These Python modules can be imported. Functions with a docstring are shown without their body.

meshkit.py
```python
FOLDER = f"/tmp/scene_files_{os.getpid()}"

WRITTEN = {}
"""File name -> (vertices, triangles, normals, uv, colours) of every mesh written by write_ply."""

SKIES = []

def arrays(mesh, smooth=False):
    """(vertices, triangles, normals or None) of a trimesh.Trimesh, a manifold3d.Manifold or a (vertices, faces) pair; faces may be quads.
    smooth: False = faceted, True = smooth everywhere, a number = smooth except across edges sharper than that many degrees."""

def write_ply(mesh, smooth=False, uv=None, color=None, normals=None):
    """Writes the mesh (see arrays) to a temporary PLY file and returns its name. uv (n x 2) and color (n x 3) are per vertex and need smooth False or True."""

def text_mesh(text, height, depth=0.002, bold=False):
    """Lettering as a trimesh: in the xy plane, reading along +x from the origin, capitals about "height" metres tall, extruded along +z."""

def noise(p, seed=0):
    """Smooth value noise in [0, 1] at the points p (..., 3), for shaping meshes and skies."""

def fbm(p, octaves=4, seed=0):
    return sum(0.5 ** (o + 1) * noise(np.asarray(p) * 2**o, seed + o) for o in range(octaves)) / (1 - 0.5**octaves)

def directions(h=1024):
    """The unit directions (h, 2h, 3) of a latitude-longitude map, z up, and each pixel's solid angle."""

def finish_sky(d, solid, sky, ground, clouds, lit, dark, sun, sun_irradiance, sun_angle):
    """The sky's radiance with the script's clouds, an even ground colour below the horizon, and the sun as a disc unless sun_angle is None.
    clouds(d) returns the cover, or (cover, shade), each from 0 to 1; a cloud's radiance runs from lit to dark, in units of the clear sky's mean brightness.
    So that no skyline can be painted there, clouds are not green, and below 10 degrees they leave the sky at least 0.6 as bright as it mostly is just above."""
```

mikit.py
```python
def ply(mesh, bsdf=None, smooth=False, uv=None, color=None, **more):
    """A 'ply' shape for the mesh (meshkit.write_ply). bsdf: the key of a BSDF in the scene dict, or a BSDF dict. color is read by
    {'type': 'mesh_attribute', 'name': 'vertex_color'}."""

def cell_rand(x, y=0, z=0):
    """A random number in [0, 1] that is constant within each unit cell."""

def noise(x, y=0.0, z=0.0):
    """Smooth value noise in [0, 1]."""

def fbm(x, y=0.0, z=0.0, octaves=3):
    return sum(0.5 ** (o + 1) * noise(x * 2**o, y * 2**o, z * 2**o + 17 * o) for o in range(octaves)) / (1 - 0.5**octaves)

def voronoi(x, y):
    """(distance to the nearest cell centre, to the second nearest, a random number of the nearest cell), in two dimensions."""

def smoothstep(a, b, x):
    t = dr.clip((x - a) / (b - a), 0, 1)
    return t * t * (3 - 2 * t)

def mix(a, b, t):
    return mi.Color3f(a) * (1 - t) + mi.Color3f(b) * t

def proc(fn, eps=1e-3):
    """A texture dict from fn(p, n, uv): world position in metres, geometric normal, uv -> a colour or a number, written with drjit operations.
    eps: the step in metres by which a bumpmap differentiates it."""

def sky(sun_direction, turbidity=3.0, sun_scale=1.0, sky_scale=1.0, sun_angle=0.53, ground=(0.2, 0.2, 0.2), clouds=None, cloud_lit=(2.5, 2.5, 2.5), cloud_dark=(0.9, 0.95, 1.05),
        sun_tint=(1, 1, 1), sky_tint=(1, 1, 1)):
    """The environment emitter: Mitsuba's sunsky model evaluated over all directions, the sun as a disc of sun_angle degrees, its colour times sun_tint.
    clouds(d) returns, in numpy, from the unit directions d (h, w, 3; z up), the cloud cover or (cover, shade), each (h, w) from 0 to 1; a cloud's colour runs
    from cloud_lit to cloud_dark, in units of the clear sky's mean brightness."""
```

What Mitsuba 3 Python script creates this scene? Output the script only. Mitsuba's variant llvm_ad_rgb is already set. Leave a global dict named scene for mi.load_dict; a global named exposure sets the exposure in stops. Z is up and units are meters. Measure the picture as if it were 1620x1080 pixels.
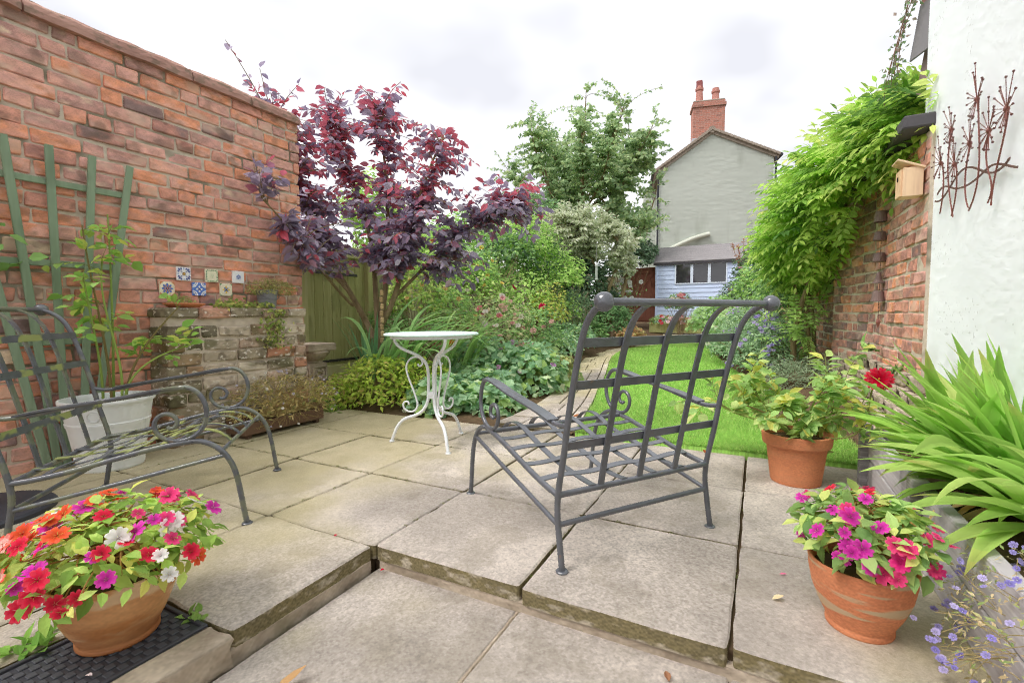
import math
import numpy as np
import drjit as dr
import trimesh
import mitsuba as mi
import mikit, meshkit
from scipy.spatial import ConvexHull
from scipy.interpolate import CubicSpline

PI = math.pi
T = mi.ScalarTransform4f
V3 = lambda *a: np.array(a, float)


def nrm(v):
    v = np.asarray(v, float)
    return v / (np.linalg.norm(v, axis=-1, keepdims=True) + 1e-12)


# ------------------------------------------------------------------ camera, sky, exposure
scene, labels, used = {'type': 'scene'}, {}, set()
CAM = V3(0, 0, .85)
yaw, pitch, roll = math.radians(27.41), math.radians(3.25), math.radians(-.3)
FWD = V3(-math.sin(yaw) * math.cos(pitch), math.cos(yaw) * math.cos(pitch), -math.sin(pitch))
RGT0 = V3(math.cos(yaw), math.sin(yaw), 0)
UP0 = np.cross(RGT0, FWD)
UPV = -math.sin(roll) * RGT0 + math.cos(roll) * UP0
RGT = math.cos(roll) * RGT0 + math.sin(roll) * UP0
scene['camera'] = {'type': 'perspective', 'fov': 2 * math.degrees(math.atan(810 / 749.4)), 'fov_axis': 'x', 'near_clip': .05, 'far_clip': 400.,
                   'to_world': T().look_at(origin=list(CAM), target=list(CAM + FWD), up=list(UPV))}


def sky_cover(d):
    q = d / np.maximum(d[..., 2:3] + .25, .06)
    n = meshkit.fbm(np.stack([q[..., 0] * .9 + 3.1, q[..., 1] * .9 + 7.7, q[..., 2] * 0 + 1.5], -1), 5, 3)
    n2 = meshkit.fbm(np.stack([q[..., 0] * 2.6 + 1.1, q[..., 1] * 2.6 + .7, q[..., 2] * 0 + 9.5], -1), 4, 8)
    shade = np.clip((n * .7 + n2 * .3 - .43) / .2, 0, 1)
    return np.ones(d.shape[:2]), shade


scene['sky'] = mikit.sky((-.38, -.5, .95), turbidity=3, sun_scale=.3, sun_angle=22, clouds=sky_cover,
                         cloud_lit=(2.14, 2.16, 2.2), cloud_dark=(1.34, 1.36, 1.46), sun_tint=(.84, .95, 1.2), ground=(.2, .2, .17))
exposure = 2.8


# ------------------------------------------------------------------ helpers
def numbered(name):
    k, i = name, 0
    while k in used:
        i += 1
        k = f'{name}_{i:03d}'
    used.add(k)
    return k


def thing(name, label, cat, group=None):
    k = numbered(name)
    labels[k] = {'label': label, 'category': cat}
    if group:
        labels[k]['group'] = group
    return k


def lin(r, g, b):
    c = np.array([r, g, b], float) / 255
    return np.where(c <= .04045, c / 12.92, ((c + .055) / 1.055) ** 2.4)


def add(name, mesh, bsdf, parent=None, smooth=False, color=None, uv=None, label=None, cat=None, kind=None, group=None):
    """One entry of the scene. mesh: (V, F) or trimesh. color: one colour or one per vertex."""
    key = numbered(f'{parent}__{name}' if parent else name)
    if hasattr(mesh, 'vertices'):
        mesh = (np.array(mesh.vertices), np.array(mesh.faces))
    n = len(mesh[0])
    if color is None and bsdf in VCOL:
        color = VCOL_DEFAULT
    if color is not None:
        mesh, uv = packed(mesh, np.broadcast_to(np.asarray(color, float), (n, 3)))
        n = len(mesh[0]); color = None
    if uv is not None:
        uv = np.broadcast_to(np.asarray(uv, float), (n, 2))
    scene[key] = mikit.ply(mesh, bsdf, smooth, uv=uv, color=color)
    e = {}
    if label: e['label'] = label
    if cat: e['category'] = cat
    if kind: e['kind'] = kind
    if group: e['group'] = group
    if e: labels[key] = e
    return key


def packed(mesh, col):
    """Colours ride in uv: x is a code of the hue (6 bits per channel), y the brightness. Meshes that carry only uv are joined by the renderer, which keeps it quick."""
    v, f = mesh; f = np.asarray(f)
    if f.shape[1] == 4: f = np.vstack([f[:, [0, 1, 2]], f[:, [0, 2, 3]]])
    b = np.maximum(col.max(1), 1e-4)
    q = np.round(np.sqrt(col / b[:, None]) * 63).astype(int)
    code = q[:, 0] * 4096 + q[:, 1] * 64 + q[:, 2]
    cf = code[f]
    bad = (cf != cf[:, :1]).any(1)
    if bad.any():       # a face between two hues gets its own corners
        fb = f[bad]; n0 = len(v)
        v = np.vstack([v, np.asarray(v)[fb.reshape(-1)]])
        qq = np.round(q[fb].mean(1)).astype(int)
        code = np.concatenate([code, np.repeat(qq[:, 0] * 4096 + qq[:, 1] * 64 + qq[:, 2], 3)]); b = np.concatenate([b, b[fb.reshape(-1)]])
        f = np.vstack([f[~bad], n0 + np.arange(3 * len(fb)).reshape(-1, 3)])
    return (v, f), np.c_[code, b]


def join(ms):
    vs, fs, n = [], [], 0
    for v, f in ms:
        f = np.asarray(f)
        if f.shape[1] == 4:
            f = np.vstack([f[:, [0, 1, 2]], f[:, [0, 2, 3]]])
        vs.append(np.asarray(v, float)); fs.append(f + n); n += len(v)
    return np.vstack(vs), np.vstack(fs)


def joinc(items):
    """[(mesh, colour)] -> mesh, per-vertex colours"""
    return join([m for m, _ in items]), np.vstack([np.broadcast_to(np.asarray(c, float), (len(m[0]), 3)) for m, c in items])


def tm(m):
    return np.array(m.vertices), np.array(m.faces)


_SG = np.array([[x, y, z] for x in (-1, 1) for y in (-1, 1) for z in (-1, 1)], float)
_CB_S = np.repeat(_SG, 3, 0)
_CB_M = np.tile(1 - np.eye(3), (8, 1))
_h = ConvexHull(_CB_S * (1 - .2 * _CB_M))
_CB_F = _h.simplices.copy()
for _i, _t in enumerate(_CB_F):
    _p = _h.points[_t]
    if np.cross(_p[1] - _p[0], _p[2] - _p[0]) @ _p.mean(0) < 0:
        _CB_F[_i] = _t[::-1]


def cbox(size, ch=.004, center=(0, 0, 0), rot=None, jit=0, rng=None):
    h = np.asarray(size, float) / 2
    v = _CB_S * (h - ch * _CB_M)
    if jit and rng is not None:
        v = v + np.repeat(rng.uniform(-jit, jit, (8, 3)), 3, 0)
    if rot is not None:
        v = v @ np.asarray(rot).T
    return v + np.asarray(center, float), _CB_F


def rotz(a):
    c, s = math.cos(a), math.sin(a)
    return np.array([[c, -s, 0], [s, c, 0], [0, 0, 1.0]])


def frame(x, z=(0, 0, 1)):
    x = nrm(x); z = np.asarray(z, float)
    y = nrm(np.cross(z, x)); z = np.cross(x, y)
    return np.stack([x, y, z], 1)


def bar(a, b, w, t, ch=.002, up=(0, 0, 1)):
    """Box bar from a to b, w across (sideways), t along up."""
    a, b = np.asarray(a, float), np.asarray(b, float)
    return cbox((np.linalg.norm(b - a), w, t), ch, (a + b) / 2, frame(b - a, up))


def spline(pts, n=40):
    pts = np.asarray(pts, float)
    s = np.concatenate([[0], np.cumsum(np.linalg.norm(np.diff(pts, axis=0), axis=1))])
    return CubicSpline(s, pts)(np.linspace(0, s[-1], n))


def frames(p):
    t = nrm(np.gradient(p, axis=0))
    a = np.cross(t[0], [0, 0, 1.0])
    if np.linalg.norm(a) < .1: a = np.cross(t[0], [1.0, 0, 0])
    a = nrm(a); A = [a]
    for i in range(1, len(p)):
        a = A[-1] - t[i] * (A[-1] @ t[i]); A.append(nrm(a))
    A = np.array(A)
    return t, A, np.cross(t, A)


def tube(p, r, sides=8, cap=True):
    p = np.asarray(p, float); n = len(p)
    t, A, B = frames(p)
    r = np.broadcast_to(r, (n,))
    ang = np.arange(sides) * 2 * PI / sides
    v = p[:, None] + r[:, None, None] * (np.cos(ang)[None, :, None] * A[:, None] + np.sin(ang)[None, :, None] * B[:, None])
    v = v.reshape(-1, 3)
    i, j = np.meshgrid(np.arange(n - 1), np.arange(sides), indexing='ij')
    j2 = (j + 1) % sides
    q = np.stack([i * sides + j, i * sides + j2, (i + 1) * sides + j2, (i + 1) * sides + j], -1).reshape(-1, 4)
    f = np.vstack([q[:, [0, 1, 2]], q[:, [0, 2, 3]]])
    if cap:
        k = np.arange(1, sides - 1)
        f = np.vstack([f, np.stack([k * 0, k + 1, k], 1), (n - 1) * sides + np.stack([k * 0, k, k + 1], 1)])
    return v, f


def strap(p, side, w, t):
    """Flat bar swept along p; its width runs along the constant direction side."""
    p = np.asarray(p, float); side = nrm(side)
    tg = nrm(np.gradient(p, axis=0)); nn = nrm(np.cross(tg, side))
    c = [(-1, -1), (1, -1), (1, 1), (-1, 1)]
    v = np.stack([p + side * (a * w / 2) + nn * (b * t / 2) for a, b in c], 1).reshape(-1, 3)
    n = len(p); f = []
    for i in range(n - 1):
        for j in range(4):
            k = (j + 1) % 4
            f += [[4 * i + j, 4 * i + k, 4 * i + 4 + k], [4 * i + j, 4 * i + 4 + k, 4 * i + 4 + j]]
    f += [[0, 2, 1], [0, 3, 2], [4 * n - 4, 4 * n - 3, 4 * n - 2], [4 * n - 4, 4 * n - 2, 4 * n - 1]]
    return v, np.array(f)


def lathe(prof, seg=40, center=(0, 0, 0)):
    prof = np.asarray(prof, float); n = len(prof)
    a = np.arange(seg) * 2 * PI / seg
    v = np.stack([prof[:, None, 0] * np.cos(a), prof[:, None, 0] * np.sin(a), np.repeat(prof[:, 1:2], seg, 1)], -1).reshape(-1, 3)
    i, j = np.meshgrid(np.arange(n - 1), np.arange(seg), indexing='ij'); k = (j + 1) % seg
    q = np.stack([i * seg + j, i * seg + k, (i + 1) * seg + k, (i + 1) * seg + j], -1).reshape(-1, 4)
    return v + np.asarray(center, float), np.vstack([q[:, [0, 1, 2]], q[:, [0, 2, 3]]])


def prism(poly, z0, z1, ch=.006):
    """Upright convex prism from plan corners (counter-clockwise); z1 may be one height per corner; top edges chamfered."""
    poly = np.asarray(poly, float); n = len(poly)
    z1 = np.broadcast_to(z1, (n,)); z0 = np.broadcast_to(z0, (n,))
    c = poly.mean(0); d = poly - c
    ins = c + d * (1 - ch * 1.4 / np.linalg.norm(d, axis=1, keepdims=True))
    v = np.vstack([np.c_[poly, z0], np.c_[poly, z1 - ch], np.c_[ins, z1]])
    f = []
    for i in range(n):
        j = (i + 1) % n
        f += [[i, j, n + j], [i, n + j, n + i], [n + i, n + j, 2 * n + j], [n + i, 2 * n + j, 2 * n + i]]
    v = np.vstack([v, np.r_[ins.mean(0), z1.mean()]])
    for i in range(n):
        f.append([2 * n + i, 2 * n + (i + 1) % n, 3 * n])
    return v, np.array(f)


def worn(poly, r, k=9, j=.0012, chip=.0045):
    """A slab's outline with slightly uneven sides and knocked corners."""
    poly = np.asarray(poly, float); out = []; c = poly.mean(0)
    for a, b in zip(poly, np.roll(poly, -1, 0)):
        t = np.r_[.012, np.linspace(.08, .92, k), .988][:, None]
        p = a * (1 - t) + b * t
        out.append(p + r.normal(0, j, p.shape))
    p = np.vstack(out); m = k + 2
    for i in range(len(poly)):
        if r.uniform() < .55:
            d = chip * r.uniform(.3, 1.3)
            for q in (i * m, (i * m - 1) % len(p)): p[q] += nrm(c - p[q]) * d * r.uniform(.5, 1)
        if r.uniform() < .35: q = i * m + r.integers(2, m - 2); p[q] += nrm(c - p[q]) * chip * .6
    return p


def sphere(c, r, sub=2):
    m = trimesh.creation.icosphere(sub, 1.0)
    return np.array(m.vertices) * r + np.asarray(c, float), np.array(m.faces)


def grid(xs, ys, zf):
    X, Y = np.meshgrid(xs, ys)
    v = np.stack([X, Y, zf(X, Y)], -1).reshape(-1, 3)
    w = len(xs); i, j = np.meshgrid(np.arange(len(ys) - 1), np.arange(w - 1), indexing='ij')
    a = i * w + j
    q = np.stack([a, a + 1, a + w + 1, a + w], -1).reshape(-1, 4)
    return v, np.vstack([q[:, [0, 1, 2]], q[:, [0, 2, 3]]])


def gz(Y):
    return .03 * np.maximum(0, np.asarray(Y, float) - 3.1)


# ---- foliage: arrays of leaves -> one mesh with one colour per leaf
def leaves(P, D, N, L, W, col, fold=.25, curl=.15, fine=False, wide=.42):
    """Every leaf: base P, direction D, upper side N, length L, width W. Returns verts (n, k, 3), faces of one leaf, colours (n, k, 3)."""
    P, D, N = np.asarray(P, float), nrm(D), np.asarray(N, float)
    n = len(P)
    S = nrm(np.cross(D, N)); N = np.cross(S, D)
    L = np.broadcast_to(L, (n,))[:, None]; W = np.broadcast_to(W, (n,))[:, None]
    col = np.broadcast_to(col, (n, 3))
    pt = lambda u, s, h: P + D * (u * L) + S * (s * W / 2) + N * (h * L)
    fo = fold * .5 * np.minimum(W / L, 1)
    if fine:
        vs = [pt(0, 0, 0), pt(.3, -.85, fo - curl * .1), pt(.3, 0, -curl * .02), pt(.3, .85, fo - curl * .1),
              pt(.62, -.8, fo - curl * .4), pt(.62, 0, -curl * .3), pt(.62, .8, fo - curl * .4), pt(1, 0, -curl)]
        F = np.array([[0, 1, 2], [0, 2, 3], [1, 4, 5], [1, 5, 2], [2, 5, 6], [2, 6, 3], [4, 7, 5], [5, 7, 6]])
    else:
        vs = [pt(0, 0, 0), pt(wide, -1, fo - curl * .2), pt(.5, 0, -curl * .15), pt(wide, 1, fo - curl * .2), pt(1, 0, -curl)]
        F = np.array([[0, 1, 2], [0, 2, 3], [1, 4, 2], [2, 4, 3]])
    v = np.stack(vs, 1)
    return v, F, np.repeat(col[:, None], v.shape[1], 1)


def merge(sets):
    """Several leaf sets of equal leaf shape -> one set"""
    return np.concatenate([s[0] for s in sets]), sets[0][1], np.concatenate([s[2] for s in sets])


def solid(lv):
    v, F, c = lv
    n, k = v.shape[:2]
    return (v.reshape(-1, 3), (F[None] + (np.arange(n) * k)[:, None, None]).reshape(-1, 3)), c.reshape(-1, 3)


def put_leaves(parent, lv, parts=0, name='leaf', bsdf='leaf', stuff='foliage'):
    """The leaves that show largest become parts of their own, the rest one part."""
    v, F, c = lv
    if parts:
        parts = min(parts, len(v))
        ctr = v.mean(1); q = ctr - CAM
        dep = q @ FWD; px = np.abs(q @ RGT) / np.maximum(dep, .01); py = np.abs(q @ UPV) / np.maximum(dep, .01)
        area = np.linalg.norm(np.cross(v[:, 1] - v[:, 0], v[:, -1] - v[:, 0]), axis=1) / np.maximum(dep, .1) ** 2
        area = np.where((dep > .1) & (px < 1.08) & (py < .72), area, 0)
        front = area * (1 + .8 * nrm(ctr.mean(0) - ctr) @ nrm(ctr.mean(0) - CAM))
        order = np.argsort(-front)
        for i in order[:parts]:
            add(name, (v[i], F), bsdf, parent, color=c[i])
        rest = order[parts:]
        if not len(rest): return
        lv = (v[rest], F, c[rest])
    m, cc = solid(lv)
    add(stuff, m, bsdf, parent, color=cc, kind='stuff')


def tones(rng, n, cols, w=None, jit=.12):
    cols = np.array([lin(*c) for c in cols])
    i = rng.choice(len(cols), n, p=w)
    j = rng.choice(len(cols), n, p=w)
    t = rng.uniform(0, .45, (n, 1))
    c = (cols[i] * (1 - t) + cols[j] * t) * rng.normal(1, jit, (n, 1)).clip(.55, 1.5) * 1.62
    return np.clip(c * .9 + c.mean(1, keepdims=True) * .1, 0, .92)


def rdir(rng, n):
    return nrm(rng.normal(size=(n, 3)))


def twigs(rng, limbs, tips, nleaf, L, W, cols, w=None, droop=.25, start=.3, r=.004, fine=False, up=.7, spread=.9, rl=.35):
    """Branches curving from the limbs to the tips, and leaves along them."""
    pts = np.vstack([l[len(l) // 4:] for l in limbs])
    tan = np.vstack([nrm(np.gradient(l, axis=0))[len(l) // 4:] for l in limbs])
    tubes, P, D, S = [], [], [], []
    for tip in tips:
        d = tip - pts
        cost = np.linalg.norm(d, axis=1) + .35 * np.maximum(0, -d[:, 2]) * 3
        k = np.argmin(cost + rng.uniform(0, .15, len(pts)))
        a, ta = pts[k], tan[k]
        ln = np.linalg.norm(tip - a)
        m = a + ta * ln * .35 + V3(0, 0, .12) * ln + rng.normal(size=3) * .05 * ln
        s = np.linspace(0, 1, 9)[:, None]
        c = (1 - s) ** 2 * a + 2 * s * (1 - s) * m + s * s * tip
        tubes.append(tube(c, np.linspace(1, .35, 9) * r * (1 + ln), 4, False))
        n = max(3, int(rng.normal(nleaf, nleaf * .25)))
        u = start + (1 - start) * np.linspace(0, 1, n) + rng.uniform(-.03, .03, n)
        u = np.clip(u, 0, 1)[:, None]
        P.append((1 - u) ** 2 * a + 2 * u * (1 - u) * m + u * u * tip)
        g = nrm(2 * (1 - u) * (m - a) + 2 * u * (tip - m))
        D.append(g); S.append(np.full(n, (-1.0)) ** np.arange(n))
    P, D, S = np.vstack(P), np.vstack(D), np.concatenate(S)
    n = len(P)
    side = nrm(np.cross(D, V3(0, 0, 1)) + .3 * rdir(rng, n)) * S[:, None]
    dirs = nrm(D * .55 + side * spread + rdir(rng, n) * .45 - V3(0, 0, droop))
    N = V3(0, 0, up) + rdir(rng, n) * .75
    sz = rng.uniform(1 - rl, 1 + rl * .7, n)
    lv = leaves(P + dirs * .01, dirs, N, L * sz, W * sz * rng.uniform(.8, 1.15, n), tones(rng, n, cols, w), fine=fine)
    return join(tubes), lv


def mound(rng, c, rad, n, L, W, cols, w=None, inner=.6, out=.7, up=.6, bump=.22, fine=False, low=-.1, freq=3.0, curl=.2, wide=.42):
    """Leaves on and just under the surface of a lumpy dome."""
    d = rdir(rng, n * 3)
    d = d[d[:, 2] > low][:n]; n = len(d)
    k = 1 + bump * 2 * (meshkit.fbm(d * freq + np.asarray(c), 3, 5) - .5)
    k = k * (inner + (1 - inner) * rng.uniform(0, 1, n) ** .5)
    P = np.asarray(c, float) + d * np.asarray(rad, float) * k[:, None]
    nn = d / np.asarray(rad, float); nn = nrm(nn)
    N = nn * out + V3(0, 0, up) + rdir(rng, n) * .55
    D = nrm(np.cross(rdir(rng, n), N) + nn * .35)
    s = rng.uniform(.65, 1.25, n)
    return leaves(P, D, N, L * s, W * s, tones(rng, n, cols, w), fine=fine, curl=curl, wide=wide), d


def stems(rng, base, spread, tips, r=.003):
    return join([tube(spline([base + V3(*(rng.uniform(-1, 1, 2) * spread), 0), (base + t) / 2 + rng.normal(size=3) * .02 + V3(0, 0, .04), t], 7), np.linspace(r, r * .5, 7), 4, False) for t in tips])


def blade(base, d, length, width, droop, n=10, col=None, keel=.25, rng=None, tipcol=None, stiff=1.6):
    """A strap leaf: base, heading (unit, plan), length; bends over by droop."""
    s = np.linspace(0, 1, n)
    ang = d[3] - droop * s ** stiff
    st = length / (n - 1)
    h = np.concatenate([[0], np.cumsum(np.cos(ang[:-1]) * st)]); z = np.concatenate([[0], np.cumsum(np.sin(ang[:-1]) * st)])
    hd = nrm(V3(d[0], d[1], 0))
    p = np.asarray(base, float) + hd * h[:, None] + V3(0, 0, 1) * z[:, None]
    side = nrm(np.cross(hd, [0, 0, 1.0]) + V3(0, 0, d[2] * .5))
    wv = width * np.minimum(1, np.minimum(.55 + s * 2.2, (1 - s) * 3.2 + .02)) / 2
    tg = nrm(np.gradient(p, axis=0)); nn = np.cross(side, tg)
    l = p + side * wv[:, None] + nn * (keel * wv)[:, None]; r = p - side * wv[:, None] + nn * (keel * wv)[:, None]
    v = np.stack([l, p, r], 1).reshape(-1, 3)
    f = []
    for i in range(n - 1):
        a = 3 * i
        f += [[a, a + 1, a + 4], [a, a + 4, a + 3], [a + 1, a + 2, a + 5], [a + 1, a + 5, a + 4]]
    c = np.repeat(np.asarray(col, float)[None], 3 * n, 0)
    if tipcol is not None:
        t = np.repeat(np.clip((s - .75) * 4, 0, 1), 3)[:, None]
        c = c * (1 - t) + np.asarray(tipcol, float) * t
    c = c * (np.tile([1, .82, 1], n))[:, None]
    return (v, np.array(f)), c


def petals(c, nrmv, R, col, n=5, eye=(230, 210, 90), rng=None, notch=.12, cup=.12, wide=1.1):
    """A flat open flower: n broad petals round an eye."""
    nv = nrm(nrmv); a = nrm(np.cross(nv, V3(.3, .5, .8))); b = np.cross(nv, a)
    ph = rng.uniform(0, 2 * PI); ms = []
    for k in range(n):
        t = ph + k * 2 * PI / n
        d = a * math.cos(t) + b * math.sin(t); s = -a * math.sin(t) + b * math.cos(t)
        lift = cup + rng.uniform(-.06, .08); w = wide * PI / n * R * rng.uniform(.85, 1.1)
        q = lambda u, x, h: np.asarray(c) + d * (u * R) + s * (x * w) + nv * (h * R)
        v = np.array([q(.04, 0, 0), q(.5, -.55, lift * .5 + .04), q(.5, 0, lift * .4), q(.5, .55, lift * .5 + .04), q(.88, -.62, lift + .02), q(1 - notch, 0, lift), q(.88, .62, lift + .02),
                      q(1.02, -.3, lift - .05), q(1.02, .3, lift - .05)])
        f = np.array([[0, 2, 1], [0, 3, 2], [1, 2, 5], [1, 5, 4], [2, 3, 6], [2, 6, 5], [4, 5, 7], [5, 6, 8]])
        cc = np.repeat(np.asarray(col(k) if callable(col) else col, float)[None], 9, 0) * rng.uniform(.88, 1.08)
        if not callable(col):
            cc[0] = cc[0] * .5; cc[2] *= .8; cc[[4, 6, 7, 8]] = cc[[4, 6, 7, 8]] * .88 + .1
        else: cc[[0, 2]] = col(-1)
        ms.append(((v, f), np.clip(cc, 0, .95)))
    ms.append((sphere(np.asarray(c) + nv * .05 * R, .09 * R, 1), lin(*eye)))
    return joinc(ms)


# ------------------------------------------------------------------ materials
VCOL = {'leaf', 'petal', 'matte', 'satin', 'gloss'}
VCOL_DEFAULT = lin(128, 128, 128)
noise, fbm, smoothstep, mix = mikit.noise, mikit.fbm, mikit.smoothstep, mikit.mix
proc = mikit.proc
C3 = lambda *a: mi.Color3f(*[float(x) for x in lin(*a)])


def pal(t, cols):
    out = C3(*cols[0]); n = len(cols)
    for i in range(1, n):
        out = mix(out, C3(*cols[i]), smoothstep(0, 1, dr.clip(t * (n - 1) - (i - 1), 0, 1)))
    return out


def vcol(p, n, uv):
    k = dr.floor(uv.x + .5); r = dr.floor(k / 4096); k = k - r * 4096; g = dr.floor(k / 64); b = k - g * 64
    c = mi.Color3f(r, g, b) / 63
    return c * c * uv.y


vc = proc(vcol)
scene['leaf'] = {'type': 'principledthin', 'base_color': vc, 'roughness': .3, 'diff_trans': 1.0, 'spec_tint': 0.0, 'eta': 1.4}
scene['petal'] = {'type': 'principledthin', 'base_color': vc, 'roughness': .7, 'diff_trans': .7, 'eta': 1.3}
scene['matte'] = {'type': 'twosided', 'b': {'type': 'principled', 'base_color': vc, 'roughness': .85, 'specular': .25}}
scene['satin'] = {'type': 'twosided', 'b': {'type': 'principled', 'base_color': vc, 'roughness': .5, 'specular': .45}}
scene['gloss'] = {'type': 'twosided', 'b': {'type': 'principled', 'base_color': vc, 'roughness': .25, 'specular': .5}}


def solidmat(key, fn, rough=.85, bump=None, scale=1.0, eps=1e-3, spec=.3, metallic=0.):
    b = {'type': 'principled', 'base_color': proc(fn), 'roughness': rough, 'specular': spec, 'metallic': metallic}
    if bump:
        b = {'type': 'bumpmap', 'tex': proc(bump, eps), 'scale': scale, 'b': b}
    scene[key] = {'type': 'twosided', 'b': b}


BR = [(142, 118, 114), (178, 130, 118), (204, 148, 130), (214, 154, 132), (222, 152, 118), (222, 170, 150), (210, 160, 146), (186, 144, 134), (222, 198, 168)]


def brick_c(p, n, uv):
    a = fbm(p.x * 26, p.y * 26, p.z * 26, 3); s = fbm(p.x * 7 + uv.y * 9, p.y * 7, p.z * 9, 3)
    g = noise(p.x * 260, p.y * 260, p.z * 260)
    c = pal(dr.clip(uv.x + .42 * (fbm(p.x * 13 + uv.y * 5, p.y * 13, p.z * 17, 3) - .5), 0, 1), BR) * (.66 + .64 * a) * (.84 + .32 * g)
    c = mix(c, C3(206, 178, 158), smoothstep(.54, .74, s) * .6)
    return mix(c, C3(92, 80, 66), smoothstep(.56, .72, fbm(p.x * 11, p.y * 11 + 5, p.z * 11 + 3, 3)) * .42)


def brick_b(p, n, uv):
    return fbm(p.x * 60, p.y * 60, p.z * 60, 4) * .005 + noise(p.x * 240, p.y * 240, p.z * 240) * .0011


solidmat('brick', brick_c, .9, brick_b, 1.0, 2e-3, .2)
OB = [(118, 110, 92), (152, 140, 118), (186, 172, 152), (172, 144, 124), (204, 192, 172), (200, 142, 116), (142, 134, 106)]


def old_c(p, n, uv):
    a = fbm(p.x * 22, p.y * 22, p.z * 22, 4)
    c = pal(uv.x, OB) * (.62 + .7 * a)
    c = mix(c, C3(86, 88, 50), smoothstep(.5, .68, fbm(p.x * 6, p.y * 6, p.z * 6, 3)) * .65)
    c = mix(c, C3(84, 74, 62), smoothstep(.52, .64, fbm(p.x * 14 + 4, p.y * 14, p.z * 14, 3)) * .5)
    return mix(c, C3(214, 206, 192), smoothstep(.62, .7, fbm(p.x * 48 + 7, p.y * 48, p.z * 48, 3)) * .8)


solidmat('old_brick', old_c, .95, lambda p, n, uv: fbm(p.x * 40, p.y * 40, p.z * 40, 4) * .012, 1.0, 2e-3, .15)


def mortar_c(p, n, uv):
    a = fbm(p.x * 30, p.y * 30, p.z * 30, 3)
    c = mix(C3(178, 164, 146), C3(214, 202, 184), a)
    return mix(c, C3(96, 92, 72), smoothstep(.52, .68, fbm(p.x * 5, p.y * 5, p.z * 5, 3)) * .7)


solidmat('mortar', mortar_c, .95, lambda p, n, uv: fbm(p.x * 90, p.y * 90, p.z * 90, 3) * .006, 1.0, 2e-3, .1)


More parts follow.
